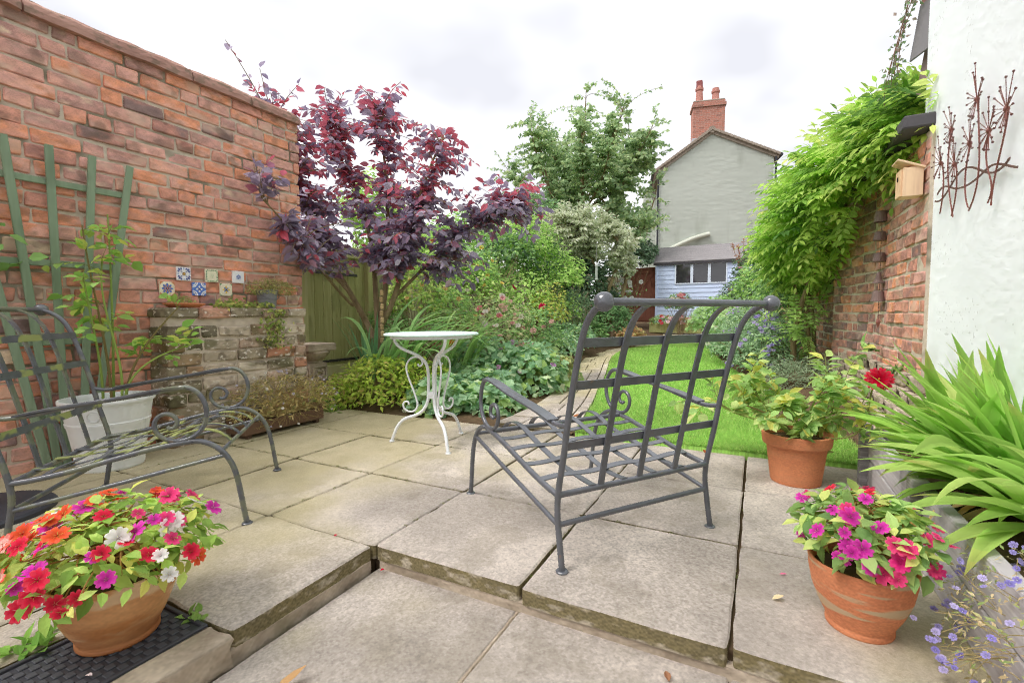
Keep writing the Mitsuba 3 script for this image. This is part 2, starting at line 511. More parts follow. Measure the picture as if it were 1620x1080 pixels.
def slab_c(p, n, uv):
    big = fbm(p.x * 2.3, p.y * 2.3, 4, 4); med = fbm(p.x * 11, p.y * 11, p.z * 11 + 2, 3)
    g = noise(p.x * 420, p.y * 420, p.z * 420); g2 = noise(p.x * 170, p.y * 170, p.z * 170)
    c = mix(C3(152, 144, 135), C3(182, 173, 163), smoothstep(.3, .7, big)) * (.9 + .2 * uv.x) * (.56 + .16 * g + .46 * g2 + .28 * noise(p.x * 95, p.y * 95, p.z * 95)) * (.9 + .2 * med)
    c = mix(c, C3(120, 112, 96), smoothstep(.54, .72, fbm(p.x * 7 + 3, p.y * 7, 1, 4)) * .32)
    moss = smoothstep(.1, .75, smoothstep(-.9, -3.0, p.x) * .75 + (fbm(p.x * 1.7, p.y * 1.7 + 8, 2, 4) - .42) * 1.6)
    c = mix(c, mix(C3(150, 142, 104), C3(168, 158, 120), med) * (.85 + .3 * g), moss * .75)
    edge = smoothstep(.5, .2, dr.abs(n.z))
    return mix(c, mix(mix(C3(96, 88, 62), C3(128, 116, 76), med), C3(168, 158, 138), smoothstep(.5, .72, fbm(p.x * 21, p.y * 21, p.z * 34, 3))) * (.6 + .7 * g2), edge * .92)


solidmat('slab', slab_c, .9, lambda p, n, uv: noise(p.x * 330, p.y * 330, p.z * 330) * .0014 + fbm(p.x * 55, p.y * 55, p.z * 55, 3) * .0032, 1.0, 1.5e-3, .2)


def stone_c(p, n, uv):
    a = fbm(p.x * 14, p.y * 14, p.z * 14, 4)
    c = mix(C3(128, 114, 98), C3(196, 182, 162), a) * (.85 + .3 * noise(p.x * 120, p.y * 120, p.z * 120))
    return mix(c, C3(104, 104, 66), smoothstep(.55, .75, fbm(p.x * 5 + 2, p.y * 5, p.z * 5, 3)) * .5)


solidmat('stone', stone_c, .92, lambda p, n, uv: fbm(p.x * 30, p.y * 30, p.z * 30, 5) * .018, 1.0, 2e-3, .2)


def coping_c(p, n, uv):
    a = fbm(p.x * 9, p.y * 9, p.z * 9, 4)
    c = mix(C3(140, 104, 94), C3(188, 150, 136), a)
    return mix(c, C3(112, 104, 88), smoothstep(.52, .66, fbm(p.x * 24, p.y * 24, p.z * 24, 3)) * .55)


solidmat('coping', coping_c, .92, lambda p, n, uv: fbm(p.x * 40, p.y * 40, p.z * 40, 4) * .01, 1.0, 2e-3, .2)


def iron_c(p, n, uv):
    a = fbm(p.x * 30, p.y * 30, p.z * 30, 3)
    c = mix(C3(70, 73, 78), C3(94, 97, 104), a)
    c = mix(c, C3(112, 92, 78), smoothstep(.72, .84, fbm(p.x * 55 + 3, p.y * 55, p.z * 55, 3)) * .6)
    return mix(c, C3(150, 158, 90), smoothstep(.47, .6, fbm(p.x * 16, p.y * 16 + 3, p.z * 16, 3)) * uv.x)


solidmat('iron', iron_c, .27, lambda p, n, uv: fbm(p.x * 150, p.y * 150, p.z * 150, 2) * .0007, 1.0, 1e-3, .9)


def terra_c(p, n, uv):
    a = fbm(p.x * 6, p.y * 6, p.z * 40, 4); b = fbm(p.x * 9 + 4, p.y * 9, p.z * 14, 4)
    c = mix(C3(190, 114, 78), C3(210, 140, 100), b) * (.85 + .3 * noise(p.x * 200, p.y * 200, p.z * 200))
    return mix(c, C3(186, 168, 136), smoothstep(.54, .66, a) * uv.x)


solidmat('terracotta', terra_c, .75, lambda p, n, uv: noise(p.x * 30, p.y * 30, p.z * 260) * .0012 + noise(p.x * 300, p.y * 300, p.z * 300) * .0006, 1.0, 1e-3, .3)


def tan_c(p, n, uv):
    b = fbm(p.x * 7, p.y * 7, p.z * 16, 4)
    c = mix(C3(176, 118, 70), C3(202, 152, 104), smoothstep(.3, .7, b)) * (.9 + .2 * noise(p.x * 160, p.y * 160, p.z * 160))
    c = mix(C3(164, 98, 56), c, smoothstep(.0, .09, p.z + .03 * b))
    return mix(c, C3(216, 194, 160), smoothstep(.58, .72, fbm(p.x * 8 + 3, p.y * 8, p.z * 20, 3)) * .6)


solidmat('tan_pot', tan_c, .42, lambda p, n, uv: noise(p.x * 20, p.y * 20, p.z * 260) * .0014, 1.0, 1e-3, .5)


def wood(key, cols, axis='z', rough=.85):
    """Weathered boards: uv.x is the tone of the board; the grain runs along uv-chosen axis."""
    def fn(p, n, uv):
        q = (p.x * 60, p.y * 60, p.z * 2.5) if axis == 'z' else (p.x * 4, p.y * 4, p.z * 90)
        g = fbm(q[0] + uv.x * 31, q[1], q[2], 3)
        c = pal(dr.clip(g * .6 + uv.x * .5, 0, 1), cols)
        return mix(c, C3(*cols[0]) * .75, smoothstep(.6, .75, fbm(p.x * 8 + uv.x * 7, p.y * 8, p.z * 3, 3)) * .5)
    def bf(p, n, uv):
        q = (p.x * 90, p.y * 90, p.z * 4) if axis == 'z' else (p.x * 5, p.y * 5, p.z * 140)
        return fbm(q[0] + uv.x * 31, q[1], q[2], 2) * .002
    solidmat(key, fn, rough, bf, 1.0, 1e-3, .2)


wood('green_wood', [(140, 144, 92), (164, 166, 110), (182, 182, 130), (194, 192, 150)])
wood('fence_wood', [(150, 146, 118), (172, 166, 136), (192, 184, 158), (204, 196, 174)])
wood('pine', [(196, 156, 118), (218, 182, 144), (230, 200, 166), (208, 176, 146)])
wood('grey_wood', [(84, 80, 82), (132, 128, 130), (172, 168, 170), (200, 198, 198)], 'x')
wood('trellis_paint', [(108, 126, 104), (124, 142, 116), (134, 152, 126), (146, 162, 136)])
wood('brown_wood', [(128, 84, 70), (148, 96, 80), (160, 106, 90), (172, 118, 102)])


def white_c(p, n, uv):
    a = fbm(p.x * 3, p.y * 3, p.z * 3, 4)
    c = mix(C3(234, 239, 242), C3(245, 249, 252), a)
    c = mix(c, C3(186, 190, 178), smoothstep(.75, .35, p.z) * smoothstep(.45, .7, fbm(p.x * 8, p.y * 8, p.z * 8, 3)) * .8)
    return mix(c, C3(190, 190, 190), smoothstep(.8, .86, noise(p.x * 60, p.y * 60, p.z * 60)) * smoothstep(.6, .7, noise(p.x * 5, p.y * 5, p.z * 5)) * .5)


solidmat('white_render', white_c, .9, lambda p, n, uv: fbm(p.x * 30, p.y * 30, p.z * 30, 4) * .0036, 1.0, 2e-3, .2)


def sage_c(p, n, uv):
    a = fbm(p.x * .8, p.y * .8, p.z * .5, 4)
    c = mix(C3(176, 182, 172), C3(190, 195, 186), a) * (.96 + .08 * fbm(p.x * 6, p.y * 6, p.z * 6, 3))
    c = mix(c, C3(140, 146, 130), smoothstep(.54, .78, fbm(p.x * 2.6, p.y * 2.6, p.z * .5, 4)) * .35)
    return c * (.95 + .08 * noise(p.x * 2, p.y * 2, p.z * 13))


solidmat('sage_render', sage_c, .9, lambda p, n, uv: fbm(p.x * 5, p.y * 5, p.z * 9, 3) * .02, 1.0, 1e-2, .2)


def chim_c(p, n, uv):
    u = uv.x / .225; r = dr.floor(uv.y / .075); u = u + .5 * (r - 2 * dr.floor(r / 2))
    fu, fv = u - dr.floor(u), uv.y / .075 - r
    j = smoothstep(.0, .05, dr.minimum(fu, 1 - fu)) * smoothstep(.0, .13, dr.minimum(fv, 1 - fv))
    t = mikit.cell_rand(dr.floor(u), r, 3)
    return mix(C3(176, 150, 138), pal(t, [(150, 106, 94), (182, 122, 106), (170, 124, 110)]), j)


solidmat('chimney_brick', chim_c, .9)
solidmat('roof', lambda p, n, uv: mix(C3(128, 116, 104), C3(176, 164, 150), fbm(p.x * 5, p.y * 5, p.z * 5, 4)), .9)
solidmat('felt', lambda p, n, uv: mix(C3(116, 112, 114), C3(150, 146, 146), fbm(p.x * 3, p.y * 40, p.z * 3, 3)) * (.85 + .3 * noise(p.x * 60, p.y * 60, p.z * 60)), .95)
solidmat('shed_paint', lambda p, n, uv: mix(C3(190, 206, 234), C3(204, 218, 242), fbm(p.x * 4, p.y * 4, p.z * 60, 3)), .6, lambda p, n, uv: fbm(p.x * 6, p.y * 6, p.z * 120, 2) * .0002, 1.0, 1e-3, .3)
solidmat('soil', lambda p, n, uv: mix(C3(62, 50, 38), C3(112, 94, 72), fbm(p.x * 30, p.y * 30, p.z * 30, 4)), .95, lambda p, n, uv: fbm(p.x * 40, p.y * 40, p.z * 40, 3) * .02, 1.0, 4e-3, .1)
solidmat('turf', lambda p, n, uv: mix(C3(116, 160, 64), C3(146, 188, 92), fbm(p.x * 3, p.y * 3, 0, 4)) * (.7 + .6 * noise(p.x * 150, p.y * 150, 0)), .95, None)
solidmat('bark', lambda p, n, uv: mix(C3(104, 88, 66), C3(164, 146, 112), fbm(p.x * 30, p.y * 30, p.z * 6, 4)), .9, lambda p, n, uv: fbm(p.x * 60, p.y * 60, p.z * 12, 3) * .008, 1.0, 2e-3, .15)
scene['pane'] = {'type': 'twosided', 'b': {'type': 'principled', 'base_color': {'type': 'rgb', 'value': [.03, .03, .035]}, 'roughness': .04, 'specular': .9}}


# ------------------------------------------------------------------ ground, patio, path, lawn
rg = np.random.default_rng(11)


def ground_z(X, Y):
    inside = (Y > 3.12)
    z = np.where(inside, gz(Y) - .03 + .03 * meshkit.fbm(np.stack([X * 3, Y * 3, X * 0], -1), 3, 2), -.22)
    bed = np.exp(-((X + 3.3) / .9) ** 2) * .12 * np.clip((Y - 3.2) * 2, 0, 1) + np.exp(-((X - .55) / .5) ** 2) * .12 * np.clip((Y - 3.6) * 2, 0, 1)
    return np.where(inside, z + bed, z)


xs = np.concatenate([[-120, -40, -15, -9], np.linspace(-6, 3, 61), [5, 9, 15, 40, 120]])
ys = np.concatenate([[-60, -15, -5, 0, 3.12, 3.121], np.linspace(3.2, 14, 73), [16, 20, 30, 60, 200]])
add('ground', grid(xs, ys, lambda X, Y: ground_z(X, Y)), 'soil', smooth=True, kind='structure')

# the upper patio: square slabs with open joints over a dark bed
XC = [.559] + [-.042 - .601 * i for i in range(6)] + [-3.545]          # joints across
YR = [1.28, 1.886, 2.492, 3.115]                          # joints along
P0 = prism([(-3.56, -1.2), (-1.26, -1.2), (-1.26, 1.3), (.57, 1.3), (.57, 3.1), (-3.56, 3.1)], -.2, -.022, 0)
bedm = join([cbox((2.28, 4.29, .18), 0, (-2.41, .955, -.112)), cbox((1.825, 1.79, .18), 0, (-.352, 2.205, -.1121))])
add('patio', bedm, 'soil', kind='structure')


def slab(parent, x0, x1, y0, y1, z, th=.048, g=.0045, name='slab'):
    j = lambda: rg.uniform(-.003, .003)
    poly = [(x0 + g + j(), y0 + g + j()), (x1 - g + j(), y0 + g + j()), (x1 - g + j(), y1 - g + j()), (x0 + g + j(), y1 - g + j())]
    zz = z + rg.uniform(-.003, .003)
    poly = worn(poly, rg)
    add(name, prism(poly, zz - th, zz, .005), 'slab', parent, uv=(rg.uniform(), rg.uniform()))


for j in range(3):
    for i in range(7):
        slab('patio', XC[i + 1], XC[i], YR[j], YR[j + 1], 0, .055 if j == 0 else .048)
for j in range(3):      # the arm of the patio that runs on to the left of the step
    y1 = 1.28 - .603 * j
    for i in range(3, 7):
        if i == 3 and j > 0:
            slab('patio', XC[4], -1.625, y1 - .603 + .06, y1 + .06, 0, .055)
        else:
            slab('patio', XC[i + 1], XC[i], y1 - (.54 if i == 3 else .603), y1, 0, .055)
# mortar step faces under the slabs' front edges
add('step_riser', cbox((1.78, .05, .06), .004, (-.34, 1.314, -.081)), 'stone', 'patio')
add('step_riser', cbox((.05, .54, .06), .004, (-1.272, 1.0, -.081)), 'stone', 'patio')
# rough concrete edge beside the drain cover
ce = trimesh.creation.box((.10, .72, .09)).subdivide().subdivide().subdivide()
v = np.array(ce.vertices); v += (meshkit.fbm(v * 28, 3, 4) - .5)[:, None] * .05 * nrm(v)
add('concrete_edge', (v + V3(-1.285, .375, -.052), np.array(ce.faces)), 'stone', 'patio', smooth=True)

add('lower_patio', cbox((3.4, 2.8, .1), 0, (.42, -.08, -.18)), 'soil', kind='structure')
LX = [1.18, .565, -.045, -.655, -1.235]
LY = [1.325, .66, .05, -.56]
for i in range(4):
    for j in range(3):
        slab('lower_patio', LX[i + 1], LX[i], LY[j + 1], LY[j], -.085, .05, .004)
# pointing between the two lower slabs that show
add('pointing', tube(spline([(-.655, 1.31, -.091), (-.656, 1.0, -.0905), (-.655, .67, -.091)], 30) + rg.normal(size=(30, 3)) * .0006, .006, 6), 'stone', 'lower_patio')

# path of small pavers curving round the lawn
PC = np.array([(-1.52, 3.13), (-1.53, 3.6), (-1.66, 4.5), (-1.84, 5.4), (-2.13, 6.6), (-2.36, 7.8), (-2.3, 9.0), (-1.85, 9.9), (-1.1, 10.7), (-.2, 11.3)])
pc = spline(PC, 240)
tg = nrm(np.gradient(pc, axis=0)); sd = np.stack([tg[:, 1], -tg[:, 0]], 1)
ss = np.concatenate([[0], np.cumsum(np.linalg.norm(np.diff(pc, axis=0), axis=1))])
hw = np.interp(ss, [0, .5, 1.5, 20], [.27, .21, .17, .17])
at_s = lambda s, o: np.array([np.interp(s, ss, pc[:, 0] + sd[:, 0] * hw * o), np.interp(s, ss, pc[:, 1] + sd[:, 1] * hw * o)])
pv = np.vstack([np.c_[pc + sd * (hw + .1)[:, None], gz(pc[:, 1]) + .005], np.c_[pc - sd * (hw + .02)[:, None], gz(pc[:, 1]) + .005]])
k = np.arange(239)
add('path', (pv, np.vstack([np.c_[k, k + 1, k + 241], np.c_[k, k + 241, k + 240]])), 'soil', kind='structure')
s = .0
while s < ss[-1] - .3:
    l = rg.uniform(.24, .3)
    cut = rg.choice([0, .1, -.2, .3])
    for a, b in ((-1, cut), (cut, 1)):
        q = [at_s(s + .008, a + .03), at_s(s + .008, b - .02), at_s(s + l - .008, b - .02), at_s(s + l - .008, a + .03)]
        z = gz(np.array([x[1] for x in q])) + .028 + rg.uniform(-.003, .003)
        add('paver', prism(q, z - .04, z, .005), 'slab', 'path', uv=(rg.uniform(), 0))
    s += l
s = .05
while s < ss[-1] - .3:
    l = rg.uniform(.2, .23)
    o0, o1 = 1.05, 1.45
    q = [at_s(s + .006, o0), at_s(s + .006, o1), at_s(s + l - .006, o1), at_s(s + l - .006, o0)]
    z = gz(np.array([x[1] for x in q])) + .034
    add('edging_brick', prism(q, z - .05, z, .006), 'slab', 'path', uv=(rg.uniform(.4, 1), 0))
    s += l
# pale gravel strip past the lawn
add('gravel', grid(np.linspace(-3.6, .4, 12), np.linspace(10.9, 13.6, 10), lambda X, Y: gz(Y) + .012), 'slab', smooth=True, uv=(.9, 0), kind='structure')

# lawn: turf with grass blades
edge = np.array([at_s(s, 1.5) for s in np.linspace(.02, ss[-1] - 2.2, 60)])
rgt = spline([(.56, 3.12), (.50, 3.8), (.26, 4.66), (.0, 5.6), (-.24, 6.5), (-.56, 8.0), (-.72, 9.2), (-.72, 10.35)], 60)
NL = 14
edge[0] = (-1.12, 3.113)
rgt[0] = (.56, 3.113)
rows = edge[:, None] * (1 - np.linspace(0, 1, NL))[None, :, None] + rgt[:, None] * np.linspace(0, 1, NL)[None, :, None]
lv = np.c_[rows.reshape(-1, 2), gz(rows[..., 1].reshape(-1)) + .025]
lv = np.vstack([np.c_[rows[0] - [0, .002], np.full(NL, -.06)], lv])
i, j = np.meshgrid(np.arange(60), np.arange(NL - 1), indexing='ij'); a = i * NL + j
add('lawn', (lv, np.vstack([np.stack([a, a + 1, a + NL + 1], -1).reshape(-1, 3), np.stack([a, a + NL + 1, a + NL], -1).reshape(-1, 3)])), 'turf', smooth=True, kind='structure')
rl_ = np.random.default_rng(5)
NB = 110000
u = rl_.uniform(0, 1, NB) ** 1.9; w = rl_.uniform(0, 1, NB)
def lawn_pt(u, w):
    a = np.stack([np.interp(u, np.linspace(0, 1, 60), edge[:, k]) for k in (0, 1)], 1); b = np.stack([np.interp(u, np.linspace(0, 1, 60), rgt[:, k]) for k in (0, 1)], 1)
    return a * (1 - w)[:, None] + b * w[:, None]
g2 = lawn_pt(u, w)
gp = np.c_[g2, gz(g2[:, 1]) + .024]
gd = nrm(np.c_[rl_.normal(size=(NB, 2)) * .55, np.ones(NB)])
gs = nrm(np.cross(gd, rdir(rl_, NB)))
gl = rl_.uniform(.02, .044, NB)[:, None] * (1 + .3 * u[:, None]); gw = .0022 * (1 + 2.2 * u[:, None])
gv = np.stack([gp - gs * gw, gp + gs * gw, gp + gd * gl], 1)
patch = meshkit.fbm(np.c_[g2 * 1.6, np.zeros(NB)], 3, 4)[:, None]
gc = tones(rl_, NB, [(134, 174, 80), (148, 188, 92), (164, 198, 108), (118, 158, 70), (178, 192, 116)], jit=.14) * (.8 + .4 * patch)
add('grass', (gv.reshape(-1, 3), np.arange(3 * NB).reshape(-1, 3)), 'leaf', color=np.repeat(gc, 3, 0), label='short bright green mown grass covering the lawn', cat='grass', kind='stuff')


# ------------------------------------------------------------------ brick walls
def brickwork(parent, path, z0, z1, out, rng, tone, bsdf='brick', ch=.087, lb=.222, gap=.014, depth=.1, header=.25, limit=300, rough=.0038, fit=None, name='brick', h=.0735, proud=.004):
    """Courses of separate bricks along a plan polyline, showing on the side out (plan normal sign). The limit that stand first are parts."""
    path = np.asarray(path, float)
    sg = np.linalg.norm(np.diff(path, axis=0), axis=1); cs = np.concatenate([[0], np.cumsum(sg)]); Ltot = cs[-1]
    rest = []; made = 0
    z = z0; row = 0
    while z + h <= z1 + .005:
        s = -(.5 * lb if row % 2 else 0) - rng.uniform(0, .04)
        hd = row % 4 == 3
        while s < Ltot - .02:
            l = (lb * .48 if (hd and rng.uniform() < .75) or rng.uniform() < header * .4 else lb) * rng.uniform(.95, 1.05)
            a, b = max(s, 0), min(s + l, Ltot)
            s += l + gap
            if Ltot - b < .04: b = Ltot; s = Ltot
            if b - a < .035: continue
            m = (a + b) / 2
            k = min(np.searchsorted(cs, m, side='right') - 1, len(sg) - 1)
            d = (path[k + 1] - path[k]) / sg[k]; nv = np.array([d[1], -d[0]]) * out
            c2 = path[k] + d * (m - cs[k]) + nv * (proud - depth / 2 + rng.normal(0, rough * .7))
            R = np.stack([np.r_[d, 0], np.r_[nv, 0], [0, 0, 1]], 1)
            if np.linalg.det(R) < 0: R[:, 0] *= -1
            mesh = cbox((b - a, depth, h * rng.uniform(.95, 1.03)), rng.uniform(.003, .008), np.r_[c2, z + h / 2 + rng.normal(0, rough * .6)], R @ rotz(rng.normal(0, .012)), rough * 1.3, rng)
            uv = (float(np.clip(tone(rng, c2, z), 0, 1)), rng.uniform())
            if made < limit and (fit is None or fit(c2, z)):
                add(name, mesh, bsdf, parent, uv=uv); made += 1
            else:
                rest.append((mesh, uv))
        z += ch; row += 1
    if rest:
        m = join([x for x, _ in rest]); uvs = np.vstack([np.broadcast_to(np.array(u), (24, 2)) for _, u in rest])
        add('brickwork', m, bsdf, parent, uv=uvs, kind='stuff')


WX = -3.55                                   # face of the left wall
rw = np.random.default_rng(21)
wall = thing('brick_wall', 'tall weathered orange and red brick garden wall with rounded coping, at the left', 'wall')
add('mortar', cbox((.22, 4.32, 2.6), .004, (WX - .118, .68, 1.205)), 'mortar', wall)


def left_tone(r, c, z):
    t = r.choice([r.uniform(.2, .5), r.uniform(.42, .62), r.uniform(.58, .85), r.uniform(0, .12), r.uniform(.92, 1)], p=[.32, .33, .25, .05, .05])
    if z > 1.9 and r.uniform() < .3: t = r.uniform(.02, .25) if r.uniform() < .4 else r.uniform(.72, .88)
    return t


brickwork(wall, [(WX, -1.45), (WX, 2.86)], -.018, 2.5, 1, rw, left_tone, fit=lambda c, z: c[1] > .92 and not (z < .8 and c[1] > 1.75), limit=300)
# the wall's end, seen edge on behind the tree: bricks too
brickwork(wall, [(WX - .005, 2.86), (WX - .235, 2.86)], -.018, 2.5, 1, rw, left_tone, limit=0, depth=.06)
for k in range(10):
    y0 = -1.45 + .4305 * k; y1 = y0 + .426
    a = np.linspace(0, PI, 9)
    pr = np.c_[.15 * np.cos(a), .085 * np.sin(a) + .012]
    pr = np.vstack([pr, [(-.15, -.02), (.15, -.02)]])
    n = len(pr); yy = np.linspace(y0, y1, 9)
    sc = np.ones(9); sc[[0, -1]] = .955
    V = np.stack([np.stack([WX - .105 + pr[:, 0] * s_, np.full(n, y), 2.497 + pr[:, 1] * s_], -1) for y, s_ in zip(yy, sc)], 0)
    V += (meshkit.fbm(V * 14, 3, k) - .5)[..., None] * .014 + rw.normal(0, .0025, 3)
    V = V.reshape(-1, 3)
    F = []
    for i in range(8):
        for j in range(n):
            q = (j + 1) % n
            F += [[i * n + j, (i + 1) * n + j, (i + 1) * n + q], [i * n + j, (i + 1) * n + q, i * n + q]]
    for j in range(1, n - 1):
        F += [[0, j, j + 1], [8 * n, 8 * n + j + 1, 8 * n + j]]
    add('coping_stone', (V, np.array(F)), 'coping', wall, smooth=False)

# buttress of old lime-stained bricks in front of the wall, its top a ledge
rb = np.random.default_rng(8)
but = thing('brick_ledge', 'mossy lime-stained old brick ledge projecting from the tall wall, below the painted tiles', 'ledge')
BX = -3.33; BY0, BY1 = 1.66, 2.70
add('mortar', cbox((.205, BY1 - BY0 - .02, .89), .004, ((BX + WX) / 2 - .004, (BY0 + BY1) / 2, .445)), 'mortar', but)


def old_tone(r, c, z):
    if c[1] > 2.45 and z < .55 and r.uniform() < .6: return r.uniform(.72, .92)
    if c[1] < 1.95: return r.choice([r.uniform(0, .2), r.uniform(.9, 1)])
    return r.choice([r.uniform(.2, .45), r.uniform(.6, .72), r.uniform(.45, .6), r.uniform(.75, .88)], p=[.45, .35, .13, .07])


for seg in ([(BX, BY0), (BX, BY1)], [(WX + .01, BY0), (BX - .004, BY0)], [(BX - .004, BY1), (WX + .01, BY1)]):
    brickwork(but, seg, 0, .83, 1, rb, old_tone, 'old_brick', rough=.006, depth=.09, ch=.0885, header=.5, proud=.004)
x = BY0 - .01
while x < BY1 - .05:
    l = rb.uniform(.18, .3); e = min(x + l, BY1 + .005)
    add('capping_brick', cbox((.235, e - x - .008, .068), .01, ((BX + WX) / 2 + .008, (x + e) / 2, .872 + rb.uniform(-.003, .004)), None, .006, rb), 'old_brick', but, uv=(.78 if 1.8 < x < 2.0 else rb.uniform(.1, .6), rb.uniform()))
    x = e

# right-hand brick wall with black coping
rr = np.random.default_rng(31)
rwall = thing('brick_wall', 'lower dark red brick garden wall carrying the wisteria, at the right', 'wall')
RP = [(.88, 3.66), (.88, 5.0), (.70, 5.95)]


def right_tone(r, c, z):
    if r.uniform() < .4 * np.clip((c[1] - 4.2), 0, 1) + .12: return r.uniform(0, .16)
    return r.choice([r.uniform(.12, .3), r.uniform(.7, .88), r.uniform(.4, .58)], p=[.45, .3, .25])


def wall_core(path, z0, z1, th, inset):
    ms = []
    for (x0, y0), (x1, y1) in zip(path[:-1], path[1:]):
        d = nrm(V3(x1 - x0, y1 - y0, 0)); nn = V3(d[1], -d[0], 0)
        ms.append(cbox((math.hypot(x1 - x0, y1 - y0) + .02, th, z1 - z0), .002, V3((x0 + x1) / 2, (y0 + y1) / 2, (z0 + z1) / 2) + nn * (th / 2 + inset), frame(d)))
    return join(ms)


add('mortar', wall_core(RP, -.1, 1.93, .2, .003), 'mortar', rwall)
brickwork(rwall, RP, .42, 1.92, -1, rr, right_tone, limit=280, lb=.215)
R2 = [(.78, 5.98), (.62, 8.0), (.3, 11.0), (.1, 15.0)]
add('mortar_far', wall_core(R2, -.1, 1.93, .2, .003), 'mortar', rwall)
brickwork(rwall, R2, .1, 1.92, -1, rr, right_tone, limit=0, lb=.215)
add('coping', join([bar((.90, 3.66, 1.985), (.90, 5.0, 1.985), .30, .075, .008), bar((.90, 5.0, 1.986), (.73, 5.97, 1.986), .30, .075, .008)]), 'matte', rwall, color=lin(86, 84, 88))
# old stone plinth stepping out at its foot
st = np.random.default_rng(3)
for row in range(5):
    z = .02 + row * .088
    xo = .86 - (4 - row) * .045
    y = 2.7 if row < 4 else 3.5
    while y < 5.8:
        l = st.uniform(.16, .38)
        m = trimesh.creation.box((.24, l - .012, .086)).subdivide().subdivide()
        v = np.array(m.vertices); v += (meshkit.fbm((v + [0, y, z]) * 16, 3, 6) - .5)[:, None] * nrm(v) * .05
        xs_ = xo - max(0, y - 5.0) * .16
        add('plinth_stone', (v + V3(xs_ + .1 + st.uniform(-.02, .02), y + l / 2, z + .043), np.array(m.faces)), 'stone', rwall, smooth=True)
        y += l


# ------------------------------------------------------------------ white house on the right, with its hung slates
HX = .90
house = thing('house', 'white roughcast house wall at the right edge, with metal flowers fixed on it', 'house')
hv, hf = grid(np.linspace(-3, 3.88, 90), np.linspace(.30, 5.6, 70), lambda X, Y: X * 0)
hv = np.c_[HX + .006 * (meshkit.fbm(np.c_[hv[:, 0] * 2.5, hv[:, 1] * 2.5, hv[:, 2]], 3, 3) - .5), hv[:, 0], hv[:, 1]]
core = cbox((.5, 6.86, 5.3), .01, (HX + .262, .44, 2.95))
add('wall', join([(hv, hf[:, ::-1]), core]), 'white_render', house, smooth=False)
add('footing', cbox((.46, 6.8, .42), .02, (HX + .27, .42, .1)), 'stone', house)
rs = np.random.default_rng(12)
for k in range(6):
    z = 2.12 + k * .27
    add('hung_slate', cbox((.012, .24, .36), .003, (HX + .05 - .030 * (k % 2) + .008 * k, 3.99 + .02 * k, z + .3), frame((1, .25 + .1 * rs.normal(), .0)) @ np.array([[math.cos(.14), 0, math.sin(.14)], [0, 1, 0], [-math.sin(.14), 0, math.cos(.14)]])), 'matte', house, color=lin(*[(142, 122, 116), (134, 132, 134), (156, 112, 102)][k % 3]))
add('barge_board', bar((HX + .1, 4.12, 1.95), (HX + .06, 4.12, 5.2), .05, .16, .004, (0, 1, 0)), 'matte', house, color=lin(150, 92, 84))

# metal flowers on the white wall: seven heads of wire spokes, stems, two waving bars
art = thing('metal_wall_art', 'rusty brown metal wall art of seven seed heads on wire stems', 'wall art')
ra = np.random.default_rng(6)
RUST = lin(122, 72, 62)


def onwall(px, py, off=.03):           # the sculpture's outline, in metres along and up the wall
    return V3(HX - off, px, py)


HEADS = [(3.258, 1.787), (2.942, 1.816), (2.634, 1.659), (2.794, 1.627), (3.004, 1.639), (3.40, 1.656), (3.192, 1.593)]
STEMS = [[(3.258, 1.787), (3.302, 1.71), (3.285, 1.511), (3.199, 1.333)], [(2.942, 1.816), (2.907, 1.59), (2.908, 1.451), (2.997, 1.326)], [(2.634, 1.659), (2.655, 1.58), (2.716, 1.446), (2.753, 1.302)],
         [(2.794, 1.627), (2.83, 1.56), (2.80, 1.46), (2.755, 1.376), (2.789, 1.32)], [(3.004, 1.639), (3.054, 1.536), (3.054, 1.437), (3.004, 1.342)], [(3.4, 1.656), (3.367, 1.552), (3.404, 1.386)], [(3.192, 1.593), (3.169, 1.484), (3.224, 1.342)]]
for st_ in STEMS:
    add('stem', tube(spline([onwall(*q) for q in st_], 24), .0032, 6), 'satin', art, color=RUST)
for w_ in ([(3.49, 1.507), (3.407, 1.528), (3.227, 1.481), (3.057, 1.457), (2.91, 1.465), (2.801, 1.478), (2.698, 1.458), (2.556, 1.408)], [(3.522, 1.478), (3.32, 1.492), (3.149, 1.546), (2.963, 1.512), (2.797, 1.448), (2.696, 1.441), (2.624, 1.463)]):
    add('wave_bar', strap(spline([onwall(*q, .022) for q in w_], 50), (1, 0, 0), .005, .008), 'satin', art, color=lin(104, 74, 66))
for hi, (hy, hz) in enumerate(HEADS):
    c = onwall(hy, hz, .036); ms = []
    n = 17
    for k in range(n):
        t = 2 * PI * (k + ra.uniform(-.25, .25)) / n
        up = max(0, math.sin(t)) ** 3
        R = ra.uniform(.055, .085) * (1 + up * ra.uniform(.2, 1.1)) * (1.12 if hi == 2 else 1)
        e = c + V3(-ra.uniform(0, .02), math.cos(t) * R, math.sin(t) * R * 1.05)
        ms.append((tube(np.linspace(c, e, 3), .0016, 5), RUST))
        ms.append((sphere(e, .0048, 1), lin(92, 52, 46)))
    ms.append((sphere(c, .011, 1), RUST))
    m, cc = joinc(ms)
    add('seed_head', m, 'satin', art, color=cc)

